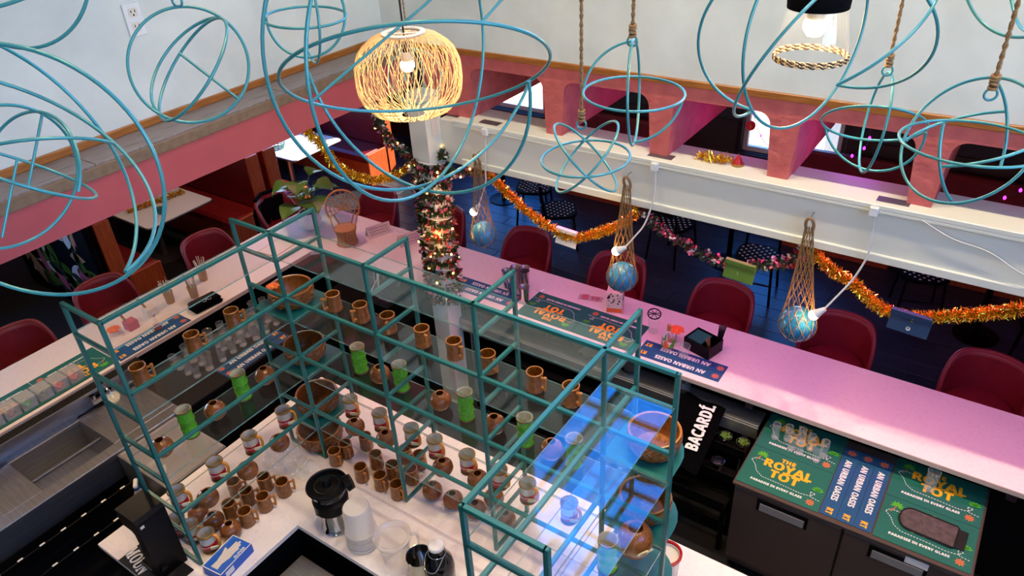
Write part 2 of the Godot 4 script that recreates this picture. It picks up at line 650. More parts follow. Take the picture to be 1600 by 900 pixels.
# frame, mullions and panes of a window; normal along x or z
func window(along_x: bool, fixed: float, h: Array, cols: int, rows: int, frame_m, w := 0.05) -> Node3D:
	var o := Node3D.new()
	o.name = numbered("window_%d" % (taken.get("windows", 0) + 1))
	taken["windows"] = taken.get("windows", 0) + 1
	add_child(o)
	o.set_meta("kind", "structure")
	var P := func(a: float, y: float) -> Vector3: return Vector3(a, y, fixed) if along_x else Vector3(fixed, y, a)
	var st := new_st()
	bar(st, P.call(h[0], h[1] + w / 2), P.call(h[2], h[1] + w / 2), 0.07, w, 0.004)
	bar(st, P.call(h[0], h[3] - w / 2), P.call(h[2], h[3] - w / 2), 0.07, w, 0.004)
	bar(st, P.call(h[0] + w / 2, h[1] + w), P.call(h[0] + w / 2, h[3] - w), 0.06, w, 0.004)
	bar(st, P.call(h[2] - w / 2, h[1] + w), P.call(h[2] - w / 2, h[3] - w), 0.06, w, 0.004)
	part(o, "window_frame", st, frame_m)
	for i in range(1, cols):
		var a := lerpf(h[0], h[2], float(i) / cols)
		var s2 := new_st()
		bar(s2, P.call(a, h[1] + w), P.call(a, h[3] - w), 0.045, 0.045, 0.003)
		part(o, "mullion", s2, frame_m)
	for j in range(1, rows):
		var y := lerpf(h[1], h[3], float(j) / rows)
		var s3 := new_st()
		bar(s3, P.call(h[0] + w, y), P.call(h[2] - w, y), 0.04, 0.04, 0.003)
		part(o, "transom", s3, frame_m)
	for i in cols:
		for j in rows:
			var b0: float = lerpf(h[0], h[2], float(i) / cols) + 0.012
			var b1: float = lerpf(h[0], h[2], float(i + 1) / cols) - 0.012
			var y0: float = lerpf(h[1], h[3], float(j) / rows) + 0.012
			var y1: float = lerpf(h[1], h[3], float(j + 1) / rows) - 0.012
			var sz := Vector3(b1 - b0, y1 - y0, 0.006) if along_x else Vector3(0.006, y1 - y0, b1 - b0)
			part(o, "pane", box_mesh(sz), M.window_glass, P.call((b0 + b1) / 2, (y0 + y1) / 2))
	return o

const FAR_Z := -6.5
const LEFT_X := -6.0
const RIGHT_X := 6.6
const REAR_Z := 5.4
const ROOF := 6.9

func build_shell():
	# floor: joints show between planks
	var fl := struct("floor", box_mesh(Vector3(RIGHT_X - LEFT_X + 0.4, 0.2, REAR_Z - FAR_Z + 0.4)), M.floor_joint, Vector3((RIGHT_X + LEFT_X) / 2, -0.112, (REAR_Z + FAR_Z) / 2))
	var k := 0
	var plank := []
	for i in 3: plank.append(box_mesh(Vector3(1.795, 0.012, 0.195), 0.002))
	var z := FAR_Z + 0.1
	while z < -2.2:
		var x := LEFT_X - 0.2 - 0.37 * (k % 5)
		while x < RIGHT_X:
			var o := part(fl, "plank", plank[0], M["floor_plank_%d" % rng.randi_range(0, 2)], Vector3(x + 0.9, 0.106, z) - Vector3((RIGHT_X + LEFT_X) / 2, 0, (REAR_Z + FAR_Z) / 2))
			x += 1.8
		z += 0.2
		k += 1
	var st := new_st()
	bx(st, Vector3((LEFT_X + RIGHT_X) / 2, -0.006, (-2.2 + REAR_Z) / 2), Vector3(RIGHT_X - LEFT_X, 0.012, REAR_Z + 2.2))
	var rest := part(fl, "floor_covering", st, M.rubber, -fl.position)
	# outer walls
	wall_with_holes("wall_left", false, LEFT_X - 0.12, 0.24, FAR_Z, REAR_Z, 0, 3.3, [[-5.2, 0.95, -3.5, 2.5], [0.2, 1.1, 2.8, 2.75]], M.dark_wall)
	window(false, LEFT_X - 0.1, [0.2, 1.1, 2.8, 2.75], 3, 1, M.rail_brown)
	window(false, LEFT_X - 0.1, [-5.2, 0.95, -3.5, 2.5], 2, 1, M.rail_brown)
	wall_with_holes("wall_far", true, FAR_Z - 0.12, 0.24, LEFT_X - 0.24, RIGHT_X + 0.24, 0, 3.3, FAR_HOLES, M.dark_wall)
	for h in FAR_HOLES: window(true, FAR_Z - 0.1, h, 1, 1, M.off_white, 0.06)
	var rw := [[-0.4, 3.4, 4.2, 6.1]]
	wall_with_holes("wall_right", false, RIGHT_X + 0.12, 0.24, FAR_Z, REAR_Z, 0, ROOF, rw, M.wall_white)
	window(false, RIGHT_X + 0.1, rw[0], 4, 2, M.off_white)
	wall_with_holes("wall_rear", true, REAR_Z + 0.12, 0.24, LEFT_X - 0.24, RIGHT_X + 0.24, 0, ROOF, [], M.wall_white)
	# ceilings
	wall_box("ceiling", Vector3(-1.1, ROOF, -2.2), Vector3(RIGHT_X + 0.24, ROOF + 0.2, REAR_Z + 0.24), M.ceiling_white)
	wall_box("ceiling_left", Vector3(LEFT_X - 0.24, 3.02, FAR_Z - 0.24), Vector3(-0.79, 3.3, REAR_Z + 0.24), M.ceiling_white)
	wall_box("ceiling_far", Vector3(-0.79, 3.03, FAR_Z - 0.24), Vector3(RIGHT_X + 0.24, 3.3, -1.96), M.ceiling_white)

const FAR_HOLES := [[-3.9, 0.77, -2.39, 2.5], [0.46, 0.77, 1.61, 2.5]]
const WX := -0.76    # upper left wall
const WZ := -1.86    # upper back wall and arcade front

func build_upper_walls():
	# white walls of the void above the bar
	wall_box("wall_upper_left", Vector3(WX - 0.2, 3.09, WZ - 0.1), Vector3(WX, ROOF, REAR_Z), M.wall_white)
	var hole := [[0.25, 4.22, 2.35, 6.6]]
	wall_with_holes("wall_upper_back", true, WZ - 0.09, 0.18, WX - 0.2, RIGHT_X, 3.085, ROOF, hole, M.wall_white)
	window(true, WZ - 0.1, hole[0], 1, 1, M.off_white)
	var rf := thing("roof_rafter", "pale green slanting rafter outside the high window", "rafter", Vector3(0.78, 5.2, WZ - 0.55))
	var rs := new_st()
	bar(rs, Vector3(0.62, -1.25, 0), Vector3(-0.72, 1.55, 0), 0.10, 0.13, 0.004)
	part(rf, "rafter", rs, mat("mint_paint", Color(0.80, 0.92, 0.82), 0.6))
	wall_box("wall_outer_wing", Vector3(2.75, 3.32, -6.7), Vector3(6.84, 9.6, -2.1), M.wall_white)
	wall_box("wall_outer_neighbour", Vector3(1.0, 0.0, -12.0), Vector3(9.0, 5.2, -8.6), M.wall_white)
	# wooden trim at the foot of both walls
	struct("trim_1", box_mesh(Vector3(0.018, 0.042, REAR_Z - WZ), 0.004), M.oak_trim, Vector3(WX + 0.009, 3.121, (REAR_Z + WZ) / 2))
	struct("trim_2", box_mesh(Vector3(RIGHT_X - WX, 0.04, 0.018), 0.004), M.oak_trim, Vector3((RIGHT_X + WX) / 2, 3.102, WZ + 0.009))
	# grey board ledge over the pink fascia on the left
	var lg := Node3D.new()
	lg.name = "trim_3"
	add_child(lg)
	lg.set_meta("kind", "structure")
	var z := REAR_Z
	while z > WZ + 0.05:
		var L := minf(1.22, z - WZ - 0.02)
		part(lg, "ledge_board", box_mesh(Vector3(0.26, 0.02, L - 0.003), 0.003), M.grey_board, Vector3(-0.64, 3.09, z - L / 2))
		z -= 1.22
	part(lg, "nosing", box_mesh(Vector3(0.03, 0.06, REAR_Z - WZ), 0.004), M.board_edge, Vector3(-0.512, 3.058, (REAR_Z + WZ) / 2))
	wall_box("wall_fascia", Vector3(-0.64, 2.82, WZ + 0.04), Vector3(-0.505, 3.03, REAR_Z), M.pink_paint)
	# wall outlet
	var ou := thing("wall_outlet", "white double wall outlet on the pale upper wall", "outlet", Vector3(WX, 3.645, -0.045))
	part(ou, "plate", box_mesh(Vector3(0.01, 0.165, 0.10), 0.003), M.white_plastic, Vector3(0.005, 0, 0))
	for s in [-1, 1]:
		var so := new_st()
		prism(so, round_rect(0.05, 0.045, 0.014), 0.004, Transform3D(Basis(Vector3(0, 0, -1), Vector3(0, 1, 0), Vector3(1, 0, 0)), Vector3(0.0085, s * 0.036, 0)))
		var sk := part(ou, "socket", so, M.off_white)
		for q in [[-0.011, 0.006, 0.004, 0.013], [0.011, 0.006, 0.004, 0.013], [0.0, -0.012, 0.008, 0.008]]:
			part(sk, "slot", box_mesh(Vector3(0.002, q[3], q[2])), M.black_matte, Vector3(0.0128, s * 0.036 + q[1], q[0]))

func build_arcade():
	var x1 := RIGHT_X
	# white beam with a shelf on it
	var bm := struct("trim_4", box_mesh(Vector3(x1 + 0.26, 0.33, 0.22), 0.006), M.beam_white, Vector3((x1 - 0.26) / 2, 2.45, -1.91))
	bm.set_meta("label", "white boxed beam carrying the pink arcade")
	var st := new_st()
	bx(st, Vector3((x1 - 0.12) / 2, 2.618, -1.93), Vector3(x1 + 0.12, 0.03, 0.31), 0.005)
	bx(st, Vector3((x1 - 0.12) / 2, 2.594, -1.788), Vector3(x1 + 0.12, 0.02, 0.025), 0.004)
	part(bm, "shelf_board", st, M.beam_white, -bm.position)
	part(bm, "lower_strip", box_mesh(Vector3(x1 + 0.1, 0.05, 0.02), 0.005), M.beam_white, Vector3(0.1, -0.135, 0.115))
	for x in [0.16, 1.45, 2.77]:
		part(bm, "metal_plate", box_mesh(Vector3(0.16, 0.003, 0.07), 0.001), M.galvanised, Vector3(x, 2.6345, -1.85) - bm.position)
	# pink arcade: front with rounded openings
	var xs := [-0.072, 0.674, 1.425, 2.154, 2.888, 3.63, 4.37, 5.11, 5.85]
	var ar := Node3D.new()
	ar.name = "wall_arcade"
	add_child(ar)
	ar.set_meta("kind", "structure")
	var y0 := 2.633
	var ytop := 3.085
	var yo := 3.0
	var hw := 0.058
	for i in xs.size():
		var x: float = xs[i]
		var xl: float = (xs[i - 1] + x) / 2 if i > 0 else -0.43
		var xr: float = (xs[i + 1] + x) / 2 if i < xs.size() - 1 else x1
		var p := PackedVector2Array()
		p.append(Vector2(x - hw, y0))
		p.append(Vector2(x + hw, y0))
		var tw := 0.078
		var r := 0.075
		for k in 7:
			var t := deg_to_rad(90.0 * k / 6)
			p.append(Vector2(x + tw + r - cos(t) * r, yo - r + sin(t) * r))
		p.append(Vector2(xr, yo))
		p.append(Vector2(xr, ytop))
		p.append(Vector2(xl, ytop))
		if i > 0:
			p.append(Vector2(xl, yo))
			for k in 7:
				var t := deg_to_rad(90.0 - 90.0 * k / 6)
				p.append(Vector2(x - tw - r + cos(t) * r, yo - r + sin(t) * r))
		else:
			p.append(Vector2(xl, y0))
		var sp := new_st()
		prism(sp, p, 0.10, Transform3D(Basis(), Vector3(0, 0, WZ - 0.10)))
		part(ar, "arch_pier", sp, M.pink_stucco)
		# deep fin behind the pier, tapering a little
		var fin := new_st()
		bx(fin, Vector3(x, (y0 + 3.03) / 2, WZ - 0.10 - 0.44), Vector3(2 * hw + 0.01, 3.03 - y0, 0.88))
		part(ar, "arch_fin", fin, M.pink_stucco)
	# column at the corner of the void, in front of the bar's edge
	var co := struct("wall_column", box_mesh(Vector3(0.17, 2.82, 0.17), 0.006), M.beam_white, Vector3(-0.345, 1.41, -1.735))
	part(co, "switch_plate", box_mesh(Vector3(0.006, 0.12, 0.07), 0.002), M.off_white, Vector3(0.088, 1.16, 0.0))

func downlight(at: Vector3, label: String, group: String, angle: float, energy: float, tone := Color(1.0, 0.83, 0.62)):
	var o := thing("ceiling_downlight", label, "lamp", at, 0, group)
	part(o, "trim_ring", lathe_mesh([Vector2(0.09, -0.02), Vector2(0.12, -0.02), Vector2(0.125, 0.0)], 24), M.white_plastic)
	part(o, "lamp_disc", lathe_mesh([Vector2(0.0, -0.012), Vector2(0.09, -0.012)], 24), M.lamp_panel)
	spot(o, "downlight", Vector3(0, -0.03, 0), Vector3.DOWN, angle, tone, energy, 0.08)

func build_ceiling_lamps():
	# warm downlights in the high ceiling and under the mezzanine
	for x in [0.7, 1.9, 3.1, 4.3, 5.5]: downlight(Vector3(x, ROOF, -1.0), "round warm downlight in the high ceiling close to the back wall", "downlights along the back wall", 34.0, WASH, Color(1.0, 0.93, 0.80))
	for q in [[0.9, 0.7], [2.2, 0.9], [3.6, 0.9]]: downlight(Vector3(q[0], ROOF, q[1]), "round warm downlight in the high ceiling above the island", "downlights above the island", 30.0, TASK)
	for q in [[-4.3, -0.3], [-4.3, -2.6]]: downlight(Vector3(q[0], 3.02, q[1]), "round warm downlight under the low ceiling over the booths", "downlights over the booths", 50.0, LOW * 0.8)
	for q in [[-2.2, -1.5], [-1.7, 0.5], [-1.7, 1.6]]: downlight(Vector3(q[0], 3.02, q[1]), "round warm downlight under the low ceiling over the sink side bar", "downlights over the sink side bar", 55.0, LOW)

const WASH := 7.2
const TASK := 7.0
const LOW := 1.8

# ------------------------------------------------------------------ steel shelf
const LZ := 0.982      # length of the left wing
const LR := 0.957      # length of the right wing
const CX := 2.0585     # inner corner of the right wing

func build_shelf():
	var fr := thing("steel_shelf", "teal square-tube steel shelf frame standing in a U on the white island", "shelf")
	var t := 0.02
	var posts := [Vector2(0, 0), Vector2(0, -W), Vector2(-W, 0), Vector2(-W, LZ), Vector2(0, LZ), Vector2(CX, 0), Vector2(CX, -W), Vector2(CX + W, 0), Vector2(CX, LR), Vector2(CX + W, LR), Vector2(CX + W, -W), Vector2(-W, -W)]
	for x in [BAYX[1], BAYX[2]]:
		posts.append(Vector2(x, 0))
		posts.append(Vector2(x, -W))
	for p in posts:
		var corner: bool = (p.x > CX + 0.1 or p.x < -0.1) and p.y < -0.1
		if corner: continue
		var st := new_st()
		bar(st, Vector3(p.x, ISL, p.y), Vector3(p.x, LEV[0] + t / 2, p.y), t, t, 0.002)
		part(fr, "post", st, M.teal_steel)
	# long rails on the inner side at the top and at every second level
	for k in [0, 2, 4, 6]:
		var y: float = LEV[k]
		for e in [[Vector3(0, y, -W if k == 0 else 0.0), Vector3(0, y, LZ)], [Vector3(-W if k == 0 else 0.0, y, 0), Vector3(CX + W if k == 0 else CX, y, 0)], [Vector3(CX, y, -W if k == 0 else 0.0), Vector3(CX, y, LR)]]:
			var st := new_st()
			bar(st, e[0], e[1], t, t, 0.002)
			part(fr, "rail", st, M.teal_steel)
	# cross bars at every post pair and level; the glass lies on the odd ones
	for k in 9:
		var y: float = LEV[k] if k < 8 else ISL + t / 2
		var yy := y - t / 2 - 0.001 if k % 2 == 1 else y
		var cross := [[Vector3(0, yy, LZ), Vector3(-W, yy, LZ)], [Vector3(CX, yy, LR), Vector3(CX + W, yy, LR)], [Vector3(0, yy, 0), Vector3(-W, yy, 0)], [Vector3(0, yy, 0), Vector3(0, yy, -W)], [Vector3(CX, yy, 0), Vector3(CX, yy, -W)], [Vector3(CX, yy, 0), Vector3(CX + W, yy, 0)]]
		for x in [BAYX[1], BAYX[2]]: cross.append([Vector3(x, yy, 0), Vector3(x, yy, -W)])
		for e in cross:
			if k == 0 and absf(e[0].x) < 0.01 and e[0].z == 0.0: continue
			if k == 0 and absf(e[0].x - CX) < 0.01 and e[0].z == 0.0: continue
			var st := new_st()
			bar(st, e[0], e[1], t, t, 0.002)
			part(fr, "cross_bar", st, M.teal_steel)
	# steel plates in the two corners that carry the bowls
	for k in [3, 5, 7]:
		part(fr, "corner_plate", corner_plate(1.0), M.teal_steel, Vector3(0, LEV[k], 0))
		part(fr, "corner_plate", corner_plate(-1.0), M.teal_steel, Vector3(CX, LEV[k], 0))
	# glass
	var lab := {1: "top", 3: "second", 5: "third", 7: "lowest"}
	for k in [1, 3, 5, 7]:
		var y: float = LEV[k]
		glass_pane(Vector3(-W + 0.0, y, 0.012), Vector3(0.0, y, LZ), "%s clear glass pane of the shelf wing beside the sinks" % lab[k])
		glass_pane(Vector3(0.012, y, -W + 0.01), Vector3(CX - 0.012, y, -0.0), "%s clear glass pane of the long middle shelf wing" % lab[k])
		glass_pane(Vector3(CX + 0.0, y, 0.012), Vector3(CX + W, y, LR), "%s clear glass pane of the shelf wing reflecting the blue sky" % lab[k])

func corner_plate(side: float) -> Mesh:
	var st := new_st()
	var p := PackedVector2Array([Vector2(0.005, 0.005)])
	p.append(Vector2(0.005, -W + 0.0))
	p.append(Vector2(-0.12, -W))
	for i in 7:
		var t := deg_to_rad(90.0 * i / 6)
		p.append(Vector2(-0.12 - sin(t) * (W - 0.12), -0.12 - cos(t) * (W - 0.12)))
	p.append(Vector2(-W, 0.005))
	for i in p.size():
		p[i].x *= side
		p[i].y *= -1.0
	lay(st, p, 0.004)
	return st.commit()

func glass_pane(lo: Vector3, hi: Vector3, label: String):
	var y := lo.y + 0.0055
	var o := thing("glass_shelf", label, "glass shelf", Vector3((lo.x + hi.x) / 2, y, (lo.z + hi.z) / 2))
	var s := Vector3(absf(hi.x - lo.x), 0.008, absf(hi.z - lo.z))
	part(o, "pane", box_mesh(s), M.pane_glass)
	var st := new_st()
	for e in [-1.0, 1.0]:
		bx(st, Vector3(0, 0, e * (s.z / 2 + 0.0006)), Vector3(s.x, 0.0078, 0.001))
		bx(st, Vector3(e * (s.x / 2 + 0.0006), 0, 0), Vector3(0.001, 0.0078, s.z))
	part(o, "polished_edge", st, M.pane_edge)

# ------------------------------------------------------------------ tiki ware
func make_mug() -> Node3D:
	var o := Node3D.new()
	var f := FastNoiseLite.new()
	f.seed = 5
	f.frequency = 1.1
	var bark := func(th: float, i: int) -> float:
		return 1.0 + 0.05 * sin(th * 13.0 + 0.7 * i) * (0.5 + 0.5 * sin(th * 3.0 + i)) + 0.02 * f.get_noise_2d(th * 4.0, i * 0.6)
	var prof := [Vector2(0.0, 0.0), Vector2(0.036, 0.0), Vector2(0.044, 0.003), Vector2(0.0445, 0.018), Vector2(0.0425, 0.035), Vector2(0.0425, 0.055), Vector2(0.042, 0.075), Vector2(0.042, 0.095), Vector2(0.043, 0.110)]
	part(o, "body", lathe_mesh(prof, 40, bark), M.glaze_brown)
	part(o, "rim", lathe_mesh([Vector2(0.043, 0.110), Vector2(0.0435, 0.114), Vector2(0.040, 0.1165), Vector2(0.037, 0.114)], 32), M.glaze_rim)
	part(o, "inside", lathe_mesh([Vector2(0.037, 0.114), Vector2(0.0365, 0.04), Vector2(0.035, 0.012), Vector2(0.0, 0.010)], 32), M.glaze_brown)
	var h := new_st()
	tube(h, [Vector3(0.038, 0.092, 0), Vector3(0.058, 0.096, 0), Vector3(0.073, 0.100, 0)], [0.008, 0.0075, 0.0085], 8)
	tube(h, [Vector3(0.038, 0.036, 0), Vector3(0.055, 0.034, 0), Vector3(0.067, 0.032, 0)], [0.008, 0.0075, 0.0075], 8)
	tube(h, [Vector3(0.064, 0.026, 0), Vector3(0.067, 0.06, 0), Vector3(0.068, 0.108, 0)], [0.0075, 0.007, 0.0085], 8)
	part(o, "handle", h, M.glaze_rim)
	return o

func make_coconut() -> Node3D:
	var o := Node3D.new()
	var f := FastNoiseLite.new()
	f.seed = 9
	f.frequency = 1.3
	var fib := func(th: float, i: int) -> float:
		return 1.0 + 0.012 * sin(th * 31.0 + i) + 0.02 * f.get_noise_2d(th * 5.0, i * 1.2)
	var p := [Vector2(0.0, 0.0), Vector2(0.028, 0.0)]
	for i in 11:
		var t := deg_to_rad(-62.0 + 128.0 * i / 10)
		p.append(Vector2(0.0565 * cos(t), 0.0495 + 0.0535 * sin(t)))
	part(o, "shell", lathe_mesh(p, 36, fib), M.coconut_glaze)
	var e: Vector2 = p[p.size() - 1]
	part(o, "rim", lathe_mesh([e, Vector2(0.0225, e.y + 0.003), Vector2(0.0195, e.y + 0.001)], 28), M.glaze_rim)
	part(o, "inside", lathe_mesh([Vector2(0.0195, e.y + 0.001), Vector2(0.030, 0.085), Vector2(0.045, 0.05), Vector2(0.03, 0.01), Vector2(0, 0.006)], 24), M.coconut_glaze)
	return o

func make_bamboo() -> Node3D:
	var o := Node3D.new()
	var p := [Vector2(0.0, 0.0), Vector2(0.034, 0.0), Vector2(0.037, 0.006)]
	for s in 3:
		var y := 0.006 + 0.046 * s
		p.append_array([Vector2(0.0365, y + 0.004), Vector2(0.0345, y + 0.012), Vector2(0.034, y + 0.030), Vector2(0.0362, y + 0.041), Vector2(0.0376, y + 0.045)])
	p.append(Vector2(0.0370, 0.150))
	part(o, "body", lathe_mesh(p, 28), M.bamboo_green)
	part(o, "foot_ring", lathe_mesh([Vector2(0.0355, 0.0), Vector2(0.0385, 0.004), Vector2(0.037, 0.009)], 28), M.bamboo_ring)
	part(o, "rim", lathe_mesh([Vector2(0.0370, 0.149), Vector2(0.0372, 0.154), Vector2(0.0345, 0.1555), Vector2(0.032, 0.153)], 28), M.bamboo_ring)
	part(o, "inside", lathe_mesh([Vector2(0.0365, 0.1556), Vector2(0.0325, 0.154), Vector2(0.031, 0.09), Vector2(0.029, 0.012), Vector2(0.0, 0.010)], 28), M.cream_glaze)
	return o

func make_can() -> Node3D:
	var o := Node3D.new()
	part(o, "base_band", lathe_mesh([Vector2(0.0, 0.0), Vector2(0.039, 0.0), Vector2(0.0415, 0.004), Vector2(0.0405, 0.008), Vector2(0.0405, 0.026)], 32), M.can_olive)
	part(o, "label_band", lathe_mesh([Vector2(0.0408, 0.026), Vector2(0.0412, 0.028), Vector2(0.0412, 0.062), Vector2(0.0406, 0.064)], 32), M.can_red)
	part(o, "body", lathe_mesh([Vector2(0.0402, 0.064), Vector2(0.0402, 0.105), Vector2(0.041, 0.109)], 32), M.can_white)
	part(o, "foot_ring", lathe_mesh([Vector2(0.0385, 0.0), Vector2(0.043, 0.003), Vector2(0.0415, 0.008)], 32), M.can_gold)
	part(o, "rim", lathe_mesh([Vector2(0.041, 0.108), Vector2(0.0437, 0.112), Vector2(0.0437, 0.119), Vector2(0.040, 0.123), Vector2(0.037, 0.120)], 32), M.can_gold)
	part(o, "inside", lathe_mesh([Vector2(0.0375, 0.1205), Vector2(0.0365, 0.10), Vector2(0.0365, 0.012), Vector2(0.0, 0.010)], 28), M.can_white)
	# white script on the red label
	var sc := new_st()
	var pts := []
	for i in 40:
		var t := float(i) / 39
		var th := lerpf(-0.75, 0.75, t)
		var y := 0.047 + 0.008 * sin(t * 31.0) * (0.7 + 0.3 * sin(t * 7.0)) + 0.006 * (t - 0.5)
		pts.append(Vector3(sin(th) * 0.0414, y, cos(th) * 0.0414))
	tube(sc, pts, 0.0013, 5)
	part(o, "script", sc, M.ink_white)
	# handle: a curl with a fry-yellow grip
	var h := new_st()
	tube(h, spline([Vector3(0.036, 0.108, 0), Vector3(0.058, 0.104, 0), Vector3(0.066, 0.080, 0), Vector3(0.062, 0.050, 0), Vector3(0.050, 0.026, 0), Vector3(0.036, 0.018, 0)], 14), 0.0075, 8)
	part(o, "handle", h, M.fry_yellow)
	var fg := new_st()
	for k in 3:
		var a := -0.25 + 0.25 * k
		tube(fg, spline([Vector3(0.058, 0.030 + 0.008 * k, 0.012 * (k - 1)), Vector3(0.048, 0.038 + 0.006 * k, 0.022), Vector3(0.030, 0.044 + 0.004 * k, 0.034)], 6), 0.005, 6)
	part(o, "curled_grip", fg, M.cream_glaze)
	return o

func make_bowl(r: float, h: float, seed_: int) -> Node3D:
	var o := Node3D.new()
	var f := FastNoiseLite.new()
	f.seed = seed_
	f.frequency = 0.9
	var rough := func(th: float, i: int) -> float:
		return 1.0 + 0.05 * f.get_noise_2d(cos(th) * 6.0 + 20.0, sin(th) * 6.0 + i * 0.9) + 0.018 * sin(th * 17.0 + i * 2.1)
	var p := [Vector2(0.0, 0.0), Vector2(r * 0.76, 0.0), Vector2(r * 0.84, h * 0.08), Vector2(r * 0.93, h * 0.3), Vector2(r * 0.98, h * 0.5), Vector2(r, h * 0.7), Vector2(r * 0.99, h * 0.88), Vector2(r * 0.98, h * 0.96)]
	part(o, "body", lathe_mesh(p, 48, rough), M.glaze_brown)
	part(o, "rim", lathe_mesh([Vector2(r * 0.98, h * 0.955), Vector2(r * 0.99, h), Vector2(r * 0.94, h * 1.02), Vector2(r * 0.90, h * 0.98)], 40), M.glaze_rim)
	part(o, "inside", lathe_mesh([Vector2(r * 0.90, h * 0.985), Vector2(r * 0.88, h * 0.5), Vector2(r * 0.7, h * 0.16), Vector2(0.0, h * 0.12)], 36), M.glaze_brown)
	# raised swirls round the outside
	var sw := new_st()
	for row in 3:
		for k in 22:
			var th0 := TAU * (k + 0.5 * row) / 22 + 0.06 * sin(k * 5.0 + seed_)
			var pts := []
			for i in 5:
				var t := float(i) / 4
				var th := th0 + (0.34 if row % 2 else -0.34) * t
				var y := h * (0.10 + 0.25 * row + 0.26 * t)
				var rr: float = r * lerpf(0.80, 0.985, clampf(y / h / 0.5, 0, 1)) * 1.015
				pts.append(Vector3(cos(th) * rr, y, sin(th) * rr))
			tube(sw, pts, r * 0.032, 5)
	part(o, "relief_swirls", sw, M.glaze_brown)
	return o

const ORD := ["first", "second", "third", "fourth", "fifth", "sixth", "seventh", "eighth", "ninth", "tenth", "eleventh", "twelfth"]

# copies of a thing; %s in the label becomes first, second ... counted from the shelf's corner bowls
func grown(o: Node3D, k: float) -> Node3D:
	for c in o.get_children():
		c.scale = Vector3.ONE * k
		c.position *= k
	return o

func place(proto: Node3D, called: String, label: String, category: String, group: String, places: Array, y: float, turns: Callable):
	var spots := places.duplicate()
	if label.contains("corner bowls"): spots.sort_custom(func(a, b): return Vector2(a[0] + 0.16, a[1] + 0.16).length() < Vector2(b[0] + 0.16, b[1] + 0.16).length())
	for i in spots.size():
		var c = proto.duplicate()
		c.name = numbered(called)
		add_child(c)
		c.position = Vector3(spots[i][0], y, spots[i][1])
		c.rotation.y = turns.call(i)
		meta(c, label % ORD[i] if label.contains("%s") else label, category, group)

